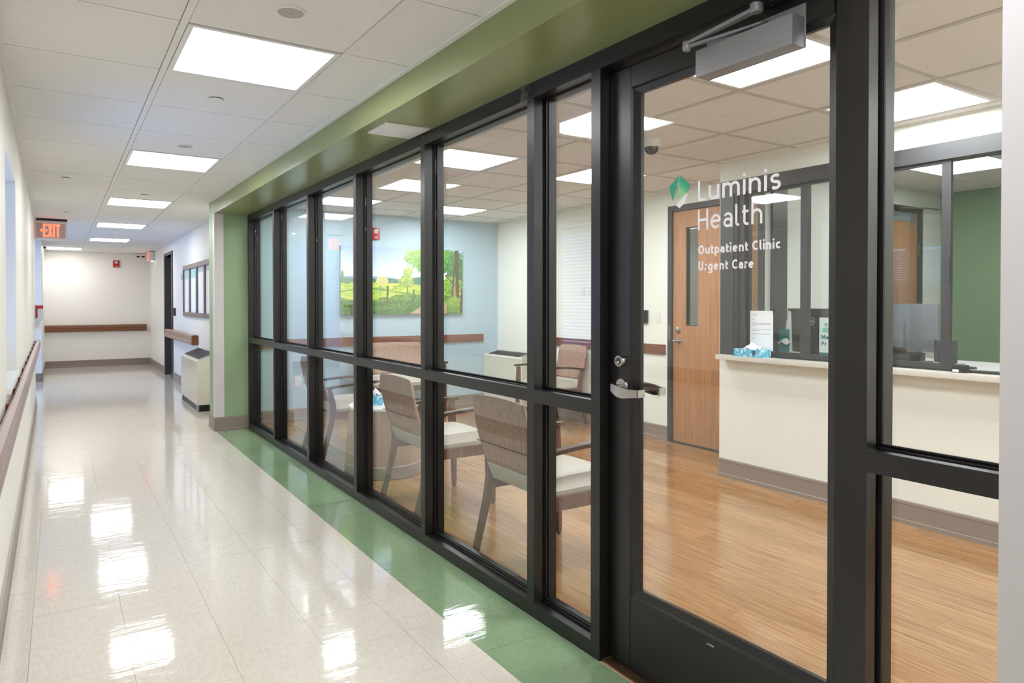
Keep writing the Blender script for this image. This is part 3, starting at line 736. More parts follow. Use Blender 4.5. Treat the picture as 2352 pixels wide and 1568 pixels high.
add('end_cap', lambda bm: bm_prism(bm, [(1.556-p[0], p[1]) for p in rail_prof(.0, .085, .69, .822)], 'y', 12.93, 12.97), 'rail2', sr)

# heating units
def ptac(name, label, wall, front, y0, y1, zf, zr, toe, rails):
    t = thing(name, label, 'heater', ((wall+front)/2, (y0+y1)/2, 0))
    wall -= .021
    add('cabinet', lambda bm: (bm_prism(bm, [(wall, toe), (front, toe), (front, zf-.012), (front+.008, zf), (wall, zr)], 'y', y0, y1)), 'ptac', t)
    add('toe_kick', lambda bm: bm_box(bm, front+.012, wall, y0+.005, y1-.005, 0, toe), 'grill', t)
    box('toe_foot', front+.004, front+.02, y0, y0+.10, 0, toe, 'silver', t); box('toe_foot', front+.004, front+.02, y1-.10, y1, 0, toe, 'silver', t)
    sl = (zr-zf)/(wall-front-.008)
    def top(x): return zf + (x-front-.008)*sl
    xa, xb_ = front+.032, wall-.012
    g0, g1 = y0+.13, y1-.06
    gr = add('grille', lambda bm: bm_prism(bm, [(xa, top(xa)+.001), (xb_, top(xb_)+.001), (xb_, top(xb_)+.004), (xa, top(xa)+.004)], 'y', g0, g1), 'grill', t)
    n = rails
    for i in range(n):
        yy = g0 + (i+.5)*(g1-g0)/n
        add('grille_bar', lambda bm: bm_prism(bm, [(xa, top(xa)+.004), (xb_, top(xb_)+.004), (xb_, top(xb_)+.007), (xa, top(xa)+.007)], 'y', yy-.004, yy+.004), 'dgrey', gr)
    add('control_plate', lambda bm: bm_prism(bm, [(xa, top(xa)+.001), (xb_, top(xb_)+.001), (xb_, top(xb_)+.003), (xa, top(xa)+.003)], 'y', y0+.02, g0-.01), 'silver', t)
    return t
ptac('heating_unit', 'cream metal heating unit with sloped black grille in the corridor', 1.556, 1.322, 8.69, 9.95, .588, .668, .075, 14)
ptac('heating_unit', 'cream metal heating unit with black grille against the blue wall corner', 4.64, 4.43, 6.61, 7.475, .622, .664, .06, 8)

# dark corridor door
d2 = sroot('door_2', 'dark grey steel door frame with a wooden door along the corridor', 'door', (1.65, 13.09, 0))
add('door_frame', lambda bm: (bm_box(bm, 1.540, 1.80, 13.51, 13.62, 0, 2.06), bm_box(bm, 1.540, 1.80, 12.56, 12.66, 0, 2.06), bm_box(bm, 1.540, 1.80, 12.56, 13.62, 2.06, 2.11), bm_box(bm, 1.68, 1.80, 13.49, 13.51, 0, 2.06)), 'hm', d2)
dlf = box('leaf', 1.735, 1.775, 12.66, 13.51, .01, 2.055, 'doorwood', d2)
box('kick_plate', 1.730, 1.736, 12.68, 13.49, .01, .25, 'dgrey', dlf)
# card reader, plaque, boards
tag(box('card_reader', 1.53, 1.556, 12.26, 12.36, 1.05, 1.175, 'black', None, .004), 'black card reader beside the dark corridor door frame', 'card reader')
pq = thing('wall_plaque', 'small white directory plaque with grey heading beside framed boards', 'plaque', (1.55, 11.48, 1.2))
box('plate', 1.551, 1.556, 11.36, 11.62, 1.30, 1.70, 'plastic', pq)
box('heading', 1.5505, 1.5515, 11.36, 11.62, 1.60, 1.70, Mat('grey_print', '#a7a29b', 0.5).m, pq)
for k in range(4): box('text_line', 1.5505, 1.5515, 11.43, 11.53, 1.36+k*.055, 1.366+k*.055, 'ink', pq)
heads = ['#b9d6da', '#a8d3d2', '#b9c2d0', '#c3ccd6']
for k in range(4):
    y1_ = 11.30 - k*.60; y0_ = y1_ - .60
    t = thing('framed_board', ['framed notice sheet, far end of the row beside the plaque', 'framed notice sheet with the teal heading, second from the plaque',
              'framed notice sheet with a grey blue heading, third from the plaque', 'framed notice sheet partly hidden behind the green column'][k], 'notice board', (1.55, (y0_+y1_)/2, 1.06), 'framed boards in a row')
    def fr2(bm):
        e = .035
        bm_box(bm, 1.528, 1.556, y0_, y1_, 1.062, 1.062+.06); bm_box(bm, 1.528, 1.556, y0_, y1_, 1.795-.06, 1.795)
        bm_box(bm, 1.528, 1.556, y0_+.002, y0_+e, 1.12, 1.737); bm_box(bm, 1.528, 1.556, y1_-e, y1_-.002, 1.12, 1.737)
    add('frame', fr2, Mat('bronze_frame', '#7a6a64', 0.35, 0.3).m, t)
    box('sheet', 1.549, 1.555, y0_+.035, y1_-.035, 1.12, 1.737, 'paper', t)
    box('heading', 1.5485, 1.5492, y0_+.036, y1_-.036, 1.60 if k < 2 else 1.66, 1.735, Mat('board_heading_%s' % 'abcd'[k], heads[k], 0.6).m, t)

# exit sign
es = thing('exit_sign', 'lit red EXIT sign with left arrow under the corridor ceiling', 'exit sign', (-.085, 10.0, 2.01))
EX0, EX1, EY = -.248, .083, 10.0
box('canopy', EX0+.02, EX1, EY-.03, EY+.05, 2.236, 2.262, 'alu', es)
box('housing', EX0, EX1, EY-.018, EY+.045, 2.010, 2.236, 'trimwhite', es, .004)
def exf(bm):
    e = .020
    bm_box(bm, EX0, EX1, EY-.026, EY-.018, 2.010, 2.010+e); bm_box(bm, EX0, EX1, EY-.026, EY-.018, 2.224-e, 2.224)
    bm_box(bm, EX0, EX0+e, EY-.026, EY-.018, 2.010+e, 2.224-e); bm_box(bm, EX1-e, EX1, EY-.026, EY-.018, 2.010+e, 2.224-e)
add('face_frame', exf, 'trimwhite', es)
box('face', EX0+.02, EX1-.02, EY-.021, EY-.0185, 2.03, 2.204, 'exitface', es)
def poly(bm, pts, y): bm.faces.new([bm.verts.new((x, y, z)) for x, z in pts])
def exit_letters(bm):
    y = EY-.0225; z0, z1 = 2.040, 2.196; w = .018
    a = -.160
    for q in ([(a, z0), (a+w, z0), (a+w, z1), (a, z1)], [(a+w, z1-.024), (a+.046, z1-.024), (a+.046, z1), (a+w, z1)],
              [(a+w, z0), (a+.046, z0), (a+.046, z0+.024), (a+w, z0+.024)], [(a+w, (z0+z1)/2-.012), (a+.044, (z0+z1)/2-.012), (a+.044, (z0+z1)/2+.012), (a+w, (z0+z1)/2+.012)]): poly(bm, q, y)
    b = -.110
    for q in ([(b, z0), (b+.018, z0), (b+.044, z1), (b+.026, z1)], [(b+.026, z0), (b+.044, z0), (b+.018, z1), (b, z1)]): poly(bm, q, y - .0001)
    c = -.060; poly(bm, [(c, z0), (c+w, z0), (c+w, z1), (c, z1)], y)
    d = -.036
    for q in ([(d, z1-.024), (d+.048, z1-.024), (d+.048, z1), (d, z1)], [(d+.015, z0), (d+.033, z0), (d+.033, z1-.024), (d+.015, z1-.024)]): poly(bm, q, y)
add('letters', exit_letters, 'exitred', es)
def arr(bm):
    y = EY-.0225; zc = 2.118
    poly(bm, [(-.192, zc), (-.172, zc+.022), (-.164, zc+.016), (-.178, zc)], y); poly(bm, [(-.192, zc), (-.178, zc), (-.164, zc-.016), (-.172, zc-.022)], y)
add('arrow', arr, 'exitred', es)
# second exit sign seen from its end
e2 = thing('exit_sign', 'white exit sign box glowing red on one side by the far corner', 'exit sign', (1.49, 15.2, 2.06))
box('housing', 1.455, 1.555, 15.1, 15.45, 2.07, 2.245, 'trimwhite', e2, .004)
box('red_face', 1.446, 1.4545, 15.12, 15.43, 2.085, 2.23, emis('lit_red_face', '#ff5a48', 1.6), e2)
box('lamp', 1.49, 1.53, 15.11, 15.16, 2.058, 2.07, 'lampwhite', e2)
# far emergency light, alarms
el = thing('emergency_light', 'white emergency light with two dark lamps on the far wall', 'light', (1.39, 15.95, 2.2))
box('body', 1.26, 1.52, 15.93, 16.05, 2.205, 2.255, 'plastic', el, .01)
for xx in (1.34, 1.43): add('lamp_head', lambda bm: bm_lathe(bm, [(.026, 2.205), (.03, 2.19), (.02, 2.178)], (xx, 15.97, 0), 16, 'z'), 'black', el, True)
def alarm(label, axis, x, y, z0, z1, hw):
    t = thing('fire_alarm', label, 'fire alarm', (x, y, z0))
    box('body', x-hw, x+hw, y-.03, y, z0, z1, 'red', t, .004)
    box('strobe', x-hw*.62, x+hw*.62, y-.046, y-.029, z0+(z1-z0)*.50, z1-.014, 'acrylic', t, .004)
    box('reflector', x-hw*.5, x+hw*.5, y-.034, y-.030, z0+(z1-z0)*.54, z1-.018, 'plastic', t)
    box('mark', x-hw*.4, x+hw*.4, y-.0312, y-.030, z0+.018, z0+.026, 'plastic', t)
alarm('red fire alarm strobe on the far cream wall', 'y', .957, 16.05, 1.967, 2.108, .055)
alarm('red fire alarm strobe on the blue wall above the landscape picture', 'y', 3.005, 7.48, 1.972, 2.105, .045)
# pull station in a clear cover on the left wall
ps = thing('pull_station', 'red fire pull station under a clear cover on corridor wall', 'pull station', (xl(9.7)+.03, 9.7, 1.05))
xw = xl(9.7)
box('back_plate', xw, xw+.012, 9.62, 9.78, 1.04, 1.245, 'plastic', ps); box('pull_body', xw+.012, xw+.032, 9.65, 9.75, 1.08, 1.19, 'red', ps, .004); box('label_card', xw+.036, xw+.080, 9.640, 9.642, 1.062, 1.186, 'paper', ps)
box('cover', xw+.012, xw+.085, 9.625, 9.775, 1.055, 1.225, 'acrylic', ps, .004); box('cover_top', xw+.012, xw+.086, 9.624, 9.776, 1.190, 1.227, 'red', ps)
box('wall_tag', xw, xw+.06, 9.80, 9.802, .95, 1.05, 'paper', ps)

# corridor window (recess, frame, glass, blind)
w2 = sroot('window_2', 'recessed daylight window with white blind in the corridor wall', 'window', (xl(4.2)-.1, 4.23, .87))
def put(o): skew(o); o.parent = w2; o.location = -w2.location; return o
put(add('frame', lambda bm: (bm_box(bm, -.16, -.10, 3.87, 3.91, .865, 1.945), bm_box(bm, -.16, -.10, 4.86, 4.90, .865, 1.945), bm_box(bm, -.16, -.10, 3.91, 4.86, .865, .905), bm_box(bm, -.16, -.10, 3.91, 4.86, 1.905, 1.945), bm_box(bm, -.16, -.13, 4.365, 4.405, .905, 1.905)), 'trimwhite'))
put(add('sill', lambda bm: bm_box(bm, -.10, .015, 3.84, 4.93, .845, .868), 'trimwhite'))
put(add('pane', lambda bm: bm_box(bm, -.152, -.148, 3.91, 4.86, .905, 1.905), 'glass'))
slm = None
for k in range(34):
    z = .92 + k*.0285
    o = put(add('slat', lambda bm: bm_prism(bm, [(-.126, z-.009), (-.100, z+.008), (-.100, z+.009), (-.126, z-.008)], 'y', 3.92, 4.85), 'trimwhite'))
w3 = sroot('window_3', 'wide daylight window at the end of the side hall', 'window', (-3.25, 11.85, .4))
box('pane', -3.255, -3.25, 10.5, 13.2, .4, 2.15, 'glass', w3)
for y in (10.52, 11.85, 13.18): box('frame', -3.28, -3.22, y-.02, y+.02, .4, 2.15, 'trimwhite', w3)
bw = struct(box('wall_brick_outside', -9.2, -8.8, -6, 9.5, -1, 1.75, 'brick'), 'brick building seen outside through the corridor window', 'wall')

# ================================================================== WAITING ROOM
# chair, local frame: faces +x, origin on floor at centre
def make_chair(name, label, wide=0.0, group=None):
    t = thing(name, label, 'chair', (0, 0, 0), group)
    hy = .255 + wide
    def leg_rear(s):
        P = [(-.262, 0), (-.225, .14), (-.190, .28), (-.172, .38), (-.180, .47), (-.205, .575)]; Wd = [.017, .019, .022, .026, .022, .012]
        def f(bm):
            rings = []
            for (x, z), w in zip(P, Wd):
                rings.append([bm.verts.new((x+dx*w, s*hy+dy, z)) for dx, dy in ((-1, -.013), (1, -.013), (1, .013), (-1, .013))])
            for a, b in zip(rings, rings[1:]):
                for k in range(4): bm.faces.new((a[k], a[(k+1) % 4], b[(k+1) % 4], b[k]))
            bm.faces.new(rings[0]); bm.faces.new(rings[-1]); bmesh.ops.recalc_face_normals(bm, faces=list(bm.faces)); bm_bevel(bm, .004, 1)
        return f
    def leg_front(s):
        P = [(.262, .008), (.258, .2), (.250, .34), (.246, .46), (.244, .585)]; Wd = [.015, .021, .027, .026, .021]
        def f(bm):
            rings = []
            for (x, z), w in zip(P, Wd):
                rings.append([bm.verts.new((x+dx*w, s*hy+dy, z)) for dx, dy in ((-1, -.013), (1, -.013), (1, .013), (-1, .013))])
            for a, b in zip(rings, rings[1:]):
                for k in range(4): bm.faces.new((a[k], a[(k+1) % 4], b[(k+1) % 4], b[k]))
            bm.faces.new(rings[0]); bm.faces.new(rings[-1]); bmesh.ops.recalc_face_normals(bm, faces=list(bm.faces)); bm_bevel(bm, .004, 1)
            bm_lathe(bm, [(.011, 0), (.011, .01)], (.262, s*hy, 0), 10, 'z')
        return f
    for s in (-1, 1):
        add('leg', leg_rear(s), 'chairwood', t, True, False); add('leg', leg_front(s), 'chairwood', t, True, False)
        def arm(bm):
            n = 12; rings = []
            for i in range(n+1):
                u = i/n; x = -.222 + u*.508; z = .572 + .030*math.sin(u*PI*.62) ; w = .018 + .008*math.sin(min(1, u*1.1)*PI*.55); th = .010
                rings.append([bm.verts.new((x, s*hy+dy*w, z+dz)) for dy, dz in ((-1, -th), (1, -th), (1, th*.9), (-1, th*.9))])
            for a, b in zip(rings, rings[1:]):
                for k in range(4): bm.faces.new((a[k], a[(k+1) % 4], b[(k+1) % 4], b[k]))
            bm.faces.new(rings[0]); bm.faces.new(rings[-1]); bmesh.ops.recalc_face_normals(bm, faces=list(bm.faces))
        add('armrest', arm, 'armwood', t, True, False)
    def apron(bm):
        bm_box(bm, .232, .258, -hy+.012, hy-.012, .315, .378); bm_box(bm, -.185, .235, -hy-.008, -hy+.014, .315, .378); bm_box(bm, -.185, .235, hy-.014, hy+.008, .315, .378)
    add('seat_frame', apron, 'chairwood', t, False, False)
    def cushion(bm):
        nx, ny = 12, 12; x0, x1 = -.175, .275; yy = hy-.018
        top = {}; bot = {}
        for i in range(nx+1):
            for j in range(ny+1):
                u, v = i/nx, j/ny; x = x0+(x1-x0)*u; y = -yy+2*yy*v
                e = (1-abs(2*u-1)**6)*(1-abs(2*v-1)**8)
                top[i, j] = bm.verts.new((x, y, .395 + .058*e**.5 + .008*u + .006*math.sin(u*PI)*math.sin(v*PI)))
                bot[i, j] = bm.verts.new((x*.98, y*.98, .370))
        for i in range(nx):
            for j in range(ny):
                bm.faces.new((top[i, j], top[i+1, j], top[i+1, j+1], top[i, j+1])); bm.faces.new((bot[i, j+1], bot[i+1, j+1], bot[i+1, j], bot[i, j]))
        for i in range(nx):
            bm.faces.new((bot[i, 0], bot[i+1, 0], top[i+1, 0], top[i, 0])); bm.faces.new((top[i, ny], top[i+1, ny], bot[i+1, ny], bot[i, ny]))
        for j in range(ny):
            bm.faces.new((top[0, j], top[0, j+1], bot[0, j+1], bot[0, j])); bm.faces.new((bot[nx, j], bot[nx, j+1], top[nx, j+1], top[nx, j]))
    add('seat', cushion, 'vinyl', t, True, False)
    def back(z0, z1, grow, thick):
        def f(bm):
            nz, ny = 14, 14; yy = hy-.020
            F = {}; B = {}
            for i in range(nz+1):
                for j in range(ny+1):
                    u, v = i/nz, j/ny; z = z0 + (z1-z0)*u
                    cx = -.178 - (z-.40)*.27 - .02*math.sin((z-.40)/.42*PI)
                    wv = 2*v-1
                    taper = 1.0 - .05*(1-u)*0
                    rc = 1 - max(0, (u-.86)/.14)**2*.06
                    y = yy*wv*taper*rc
                    crown = .013*(1-wv*wv)*(max(0, (z-.7)/.12)) if grow else 0
                    th = thick*((1-abs(wv)**8)**.5*.8+.2)*((1-abs(2*u-1)**10)**.5*.8+.2)
                    F[i, j] = bm.verts.new((cx + th*.9, y, z+crown)); B[i, j] = bm.verts.new((cx - th*.6, y, z+crown))
            for i in range(nz):
                for j in range(ny):
                    bm.faces.new((F[i, j], F[i, j+1], F[i+1, j+1], F[i+1, j])); bm.faces.new((B[i+1, j], B[i+1, j+1], B[i, j+1], B[i, j]))
            for i in range(nz):
                bm.faces.new((B[i, 0], F[i, 0], F[i+1, 0], B[i+1, 0])); bm.faces.new((F[i, ny], B[i, ny], B[i+1, ny], F[i+1, ny]))
            for j in range(ny):
                bm.faces.new((B[0, j], B[0, j+1], F[0, j+1], F[0, j])); bm.faces.new((F[nz, j], F[nz, j+1], B[nz, j+1], B[nz, j]))
            bmesh.ops.recalc_face_normals(bm, faces=list(bm.faces))
        return f
    bk = add('backrest', back(.455, .800, True, .036), 'fabric', t, True, False)
    add('seam', lambda bm: bm_box(bm, -.273, -.269, -hy+.03, hy-.03, .5755, .5785), 'gasket', bk, False, False)
    add('lumbar_panel', back(.372, .466, False, .040), 'vinyl', t, True, False)
    return t
GC = 'waiting room chairs'
ch = make_chair('waiting_chair', 'striped waiting chair backed to the glass nearest the entrance door', 0, GC)
ch.location = (2.01, 2.775, 0)
dup(ch, (2.01, 3.975, 0), 0, 'striped waiting chair backed to the glass beside the drum table')
dup(ch, (2.01, 5.72, 0), 0, 'striped waiting chair backed to the glass nearest the green column')
dup(ch, (4.31, 5.88, 0), PI, 'striped waiting chair against the white wall beside the heating unit')
chw = make_chair('wide_waiting_chair', 'extra wide striped waiting chair under the landscape picture', .175)
chw.location = (3.13, 7.10, 0); chw.rotation_euler[2] = -PI/2

# drum table
tcx, tcy = 2.02, 4.87
tb = thing('drum_table', 'round taupe drum table with white top between the chairs', 'table', (tcx, tcy, 0))
add('base', lambda bm: bm_lathe(bm, [(.280, 0), (.286, .004), (.286, .088), (.282, .092)], (tcx, tcy, 0), 56, 'z'), 'drumbase', tb, True)
add('drum', lambda bm: bm_lathe(bm, [(.280, .092), (.250, .482)], (tcx, tcy, 0), 56, 'z'), 'drum', tb, True)
add('tabletop', lambda bm: bm_lathe(bm, [(.252, .482), (.256, .486), (.256, .498), (.252, .502)], (tcx, tcy, 0), 56, 'z'), 'trimwhite', tb, True)
def tissue(bm, x, y, z, s=1.0, seed=1):
    random.seed(seed); n = 9; V = {}
    for i in range(n+1):
        for j in range(n+1):
            u, v = i/n*2-1, j/n*2-1; r = math.hypot(u, v)
            h = .055*max(0, 1-r*.9) + .012*math.sin(u*6+v*3)*(r) + random.uniform(-.004, .004)
            V[i, j] = bm.verts.new((x+u*.040*s+random.uniform(-.004, .004), y+v*.055*s+random.uniform(-.004, .004), z+h*s))
    for i in range(n):
        for j in range(n): bm.faces.new((V[i, j], V[i+1, j], V[i+1, j+1], V[i, j+1]))
tt = thing('tissue_box', 'blue cube tissue box on the white drum table top', 'tissue box', (1.955, 4.87, .502))
box('carton', 1.912, 1.998, 4.82, 4.915, .502, .580, 'tissuebox', tt, .002)
add('tissue', lambda bm: tissue(bm, 1.955, 4.868, .578, .9, 5), 'paper', tt, True)

# landscape canvas ------------------------------------------------------------
PX0, PX1, PZ0, PZ1, PYF = 2.590, 4.118, 1.128, 1.888, 7.445
pic = thing('landscape_picture', 'wide canvas print of a sunny green meadow with trees', 'picture', ((PX0+PX1)/2, 7.46, PZ0))
box('canvas', PX0, PX1, PYF+.001, 7.48, PZ0, PZ1, Mat('canvas_side', '#6d8f6a', 0.7).m, pic)
def paint_landscape(nw, nh):
    rng = np.random.default_rng(11)
    yy, xx = np.mgrid[0:nh, 0:nw]; u = xx/(nw-1); v = yy/(nh-1)      # v up
    def hx(c): return np.array([int(c[i:i+2], 16)/255 for i in (1, 3, 5)])
    def noise(s1, s2, seed):
        r = np.random.default_rng(seed); g = r.random((s2+2, s1+2))
        gx = u*s1; gy = v*s2; ix = gx.astype(int); iy = gy.astype(int); fx = gx-ix; fy = gy-iy
        fx = fx*fx*(3-2*fx); fy = fy*fy*(3-2*fy)
        return (g[iy, ix]*(1-fx)+g[iy, ix+1]*fx)*(1-fy) + (g[iy+1, ix]*(1-fx)+g[iy+1, ix+1]*fx)*fy
    def mixc(a, b, t): return a*(1-t[..., None]) + b*t[..., None]
    t = np.clip((v-.42)/.58 - .35*np.abs(u-.25), 0, 1)
    img = mixc(hx('#eef0fa'), hx('#9db9f2'), t)
    def over(mask, col, seed=None, var=.0):
        nonlocal img
        col = np.array(col)
        if col.ndim == 1: col = np.broadcast_to(col, img.shape)
        if seed is not None: col = col*(1+var*(noise(70, 40, seed)[..., None]-.5)*2)
        m = np.clip(mask, 0, 1)[..., None]; img = img*(1-m)+col*m
    ss = lambda a, b, x: np.clip((x-a)/(b-a), 0, 1)
    over((v < .555+.012*np.sin(u*9)) & (u < .42), hx('#8fa6cf'))
    tl = .515 + .03*noise(24, 1, 2) + .05*ss(.5, .68, u)*(u < .68)
    over(v < tl, hx('#4f7f74'), 4, .35)
    fieldtop = .468 - .03*u + .01*np.sin(u*5)
    n1 = noise(18, 40, 7); n2 = noise(60, 60, 8)
    fcol = mixc(hx('#9fbf3a'), hx('#d8dc62'), np.clip(n1*1.1, 0, 1)); fcol = mixc(fcol, hx('#5f8a35'), np.clip((n2-.55)*1.6, 0, 1))
    over(v < fieldtop, fcol)
    over((np.abs(v-.33-.05*np.sin(u*7)) < .02*noise(10, 3, 3)) & (v < fieldtop), hx('#6b9a3c'))
    fg = .27 + .05*noise(30, 2, 9) - .10*np.clip(1-np.abs(u-.15)*3, 0, 1)
    g = mixc(hx('#3f6a2e'), hx('#8db648'), noise(90, 55, 12)); over((v < fg) & (v > -1), g)
    over((v < .19) & (u < .8), mixc(hx('#33582f'), hx('#6f9a45'), noise(110, 60, 13)))
    # path
    over((u > .54+.9*(v-.0)) & (v < .17*np.clip((u-.5)/.2, 0, 1)) & (u < .86), mixc(hx('#b08e74'), hx('#cdb096'), noise(80, 40, 15)))
    def blob(cx, cy, rx, ry, a, b, dens, seed):
        d = ((u-cx)/rx)**2+((v-cy)/ry)**2; nn = noise(75, 42, seed)*.6+noise(130, 75, seed+1)*.4
        m = (d + (nn-.5)*1.5*dens < .9)
        over(m, mixc(hx(a), hx(b), np.clip(noise(200, 100, seed+2)*1.5-.25+ (v-cy)/ry*.25, 0, 1)))
    def stroke(x0, y0, x1, y1, w, c):
        L2 = ((x1-x0)*2)**2+(y1-y0)**2; tt_ = np.clip((((u-x0)*2)*((x1-x0)*2)+(v-y0)*(y1-y0))/L2, 0, 1)
        d = np.hypot((u-x0-tt_*(x1-x0))*2, v-y0-tt_*(y1-y0)); over(d < w, hx(c))
    blob(.012, .55, .012, .10, '#3d6b4a', '#6f9a63', .4, 20)
    blob(.045, .49, .04, .05, '#4b7a5a', '#6d9a6a', .4, 21)
    stroke(.305, .35, .305, .47, .006, '#8a7a4a'); blob(.315, .49, .05, .075, '#b8b25a', '#e2d996', .7, 25)
    blob(.60, .50, .06, .055, '#3f6d5c', '#55857a', .3, 60)
    stroke(.52, .32, .522, .50, .008, '#4d5a36'); blob(.515, .50, .065, .11, '#6f9440', '#c6cf6e', .8, 30); blob(.525, .63, .045, .09, '#86a84e', '#d0d985', 1.0, 33)
    blob(.60, .86, .10, .16, '#5f9a48', '#c2dc84', 1.1, 36); blob(.70, .80, .12, .20, '#4d8a44', '#a6cf72', .9, 39); blob(.82, .84, .16, .24, '#3d7a3c', '#86bb5a', .8, 42); blob(.95, .70, .10, .30, '#2c5a3a', '#5f9a4c', .8, 45)
    blob(.90, .45, .10, .15, '#48802f', '#a5c94e', .8, 48)
    stroke(.955, .26, .945, .98, .030, '#5a4a3c'); stroke(.935, .26, .925, .45, .018, '#b08a58'); stroke(.925, .45, .85, .60, .014, '#7a6448'); stroke(.905, .28, .93, .75, .012, '#4c4438')
    blob(.93, .16, .09, .10, '#5d8a35', '#b2c24e', .7, 51)
    stroke(.357, .08, .362, .41, .016, '#4f5544'); stroke(.572, .18, .575, .36, .014, '#5a5f45'); stroke(.985, .02, .995, .38, .020, '#5b4a3a')
    blob(.40, .09, .10, .07, '#3a6630', '#7ba347', .9, 54); blob(.22, .06, .16, .06, '#335a2e', '#6d9543', .9, 57)
    return np.clip(img + rng.normal(0, .012, img.shape), 0, 1)
NW, NH = 400, 200
img = paint_landscape(NW, NH)
bm = bmesh.new(); vv = [[bm.verts.new((PX0+(PX1-PX0)*i/NW, PYF, PZ0+(PZ1-PZ0)*j/NH)) for i in range(NW+1)] for j in range(NH+1)]
for j in range(NH):
    for i in range(NW): bm.faces.new((vv[j][i], vv[j][i+1], vv[j+1][i+1], vv[j+1][i]))
me = mesh_of(bm, 'print'); ca = me.color_attributes.new('print', 'FLOAT_COLOR', 'CORNER')
rgb = np.where(img <= .04045, img/12.92, ((img+.055)/1.055)**2.4).reshape(-1, 3)
buf = np.ones((NW*NH, 4, 4), np.float32); buf[:, :, :3] = rgb[:, None, :]; ca.data.foreach_set('color', buf.ravel())
pmt = Mat('canvas_print', '#ffffff', 0.6); vc = pmt.node('ShaderNodeVertexColor'); vc.layer_name = 'print'; pmt.color(vc.outputs['Color'])
link('print', me, pmt.m, pic)

# bumper rails, outlets, switches
tag(box('bumper_rail', 1.75, 4.425, 7.462, 7.48, .777, .872, 'bump', None, .003), 'brown wooden bumper rail across the blue wall', 'bumper rail')
tag(box('bumper_rail', 4.622, 4.64, 4.565, 6.55, .783, .874, 'bump', None, .003), 'brown wooden bumper rail along the white wall to the door', 'bumper rail')
def wall_plate(name, label, cat, x, y, z, kind, hw=.030, hh=.050, face='x'):
    t = thing(name, label, cat, (x, y, z-hh))
    if face == 'x':
        box('plate', x-.006, x, y-hw, y+hw, z-hh, z+hh, 'plate', t, .0015)
        if kind == 'switch': box('rocker', x-.009, x-.005, y-.014, y+.014, z-.028, z+.028, 'plastic', t, .001)
        else:
            for dz in (-.02, .02): box('socket', x-.0075, x-.005, y-.014, y+.014, z+dz-.014, z+dz+.014, 'plastic', t, .002)
    else:
        box('plate', x-hw, x+hw, y-.006, y, z-hh, z+hh, 'plate', t, .0015)
        for dz in (-.02, .02): box('socket', x-.014, x+.014, y-.0075, y-.005, z+dz-.014, z+dz+.014, 'plastic', t, .002)
    return t
wall_plate('light_switch', 'ivory rocker light switch beside the wooden door', 'switch', 4.64, 4.662, 1.124, 'switch')
wall_plate('power_outlet', 'ivory power outlet low beside the wooden door', 'outlet', 4.64, 4.662, .43, 'outlet')
wall_plate('wall_plate', 'ivory control plate on white wall above the striped chair', 'wall plate', 4.64, 5.77, 1.383, 'switch')
wall_plate('wall_plate', 'ivory outlet plate on white wall beside the control plate', 'wall plate', 4.64, 5.655, 1.383, 'outlet')
wall_plate('power_outlet', 'ivory power outlet on the blue wall behind the chairs', 'outlet', 2.13, 7.48, .415, 'outlet', .035, .055, 'y')
tag(box('card_reader', 4.61, 4.64, 4.79, 4.875, 1.065, 1.187, 'black', None, .004), 'black card reader on the white wall near the wooden door', 'card reader')

# interior wooden door
d3 = sroot('door_3', 'maple veneer door with narrow window in grey steel frame', 'door', (4.66, 4.13, 0))
add('door_frame', lambda bm: (bm_box(bm, 4.625, 4.80, 4.483, 4.532, 0, 2.125), bm_box(bm, 4.625, 4.80, 3.585, 3.632, 0, 2.125), bm_box(bm, 4.625, 4.80, 3.632, 4.483, 2.075, 2.125)), 'hm', d3)
lf = add('leaf', lambda bm: (bm_box(bm, 4.645, 4.69, 4.330, 4.480, .015, 2.07), bm_box(bm, 4.645, 4.69, 3.635, 4.192, .015, 2.07), bm_box(bm, 4.645, 4.69, 4.192, 4.330, .015, 1.052), bm_box(bm, 4.645, 4.69, 4.192, 4.330, 1.922, 2.07)), 'doorwood', d3)
box('vision_pane', 4.666, 4.670, 4.192, 4.330, 1.052, 1.922, 'glass', lf)
add('vision_frame', lambda bm: (bm_box(bm, 4.652, 4.69, 4.322, 4.330, 1.052, 1.922), bm_box(bm, 4.652, 4.69, 4.192, 4.198, 1.052, 1.922), bm_box(bm, 4.652, 4.69, 4.198, 4.322, 1.052, 1.060), bm_box(bm, 4.652, 4.69, 4.198, 4.322, 1.914, 1.922)), 'hm', lf)
add('thumb_turn', lambda bm: bm_lathe(bm, [(.026, 4.645), (.026, 4.635), (.02, 4.632)], (0, 4.418, 1.012), 20, 'x'), 'chrome', d3, True)
rz = add('lever_rose', lambda bm: bm_lathe(bm, [(.026, 4.645), (.026, 4.636), (.012, 4.634), (.010, 4.600)], (0, 4.418, .918), 20, 'x'), 'chrome', d3, True)
add('lever', lambda bm: bm_tube(bm, [(4.600, 4.442, .918), (4.598, 4.418, .918), (4.598, 4.350, .918), (4.604, 4.325, .916)], [.007, .009, .008, .006], 12), 'chrome', rz, True)
box('strike_plate', 4.623, 4.6255, 4.495, 4.520, .93, 1.05, 'chrome', d3)
box('threshold', 4.628, 4.72, 3.632, 4.483, 0, .0145, 'hm', d3)
# room behind the wooden door (so the vision pane shows a wall)
struct(add('wall_back_hall', lambda bm: (bm_box(bm, 5.9, 6.0, 3.43, 5.4, 0, H+.03), bm_box(bm, 4.8, 6.0, 5.3, 5.4, 0, H+.03), bm_box(bm, 4.8, 6.0, 3.43, 5.3, -.1, 0)), 'recwhite'), 'plain hall wall behind the wooden door', 'wall')

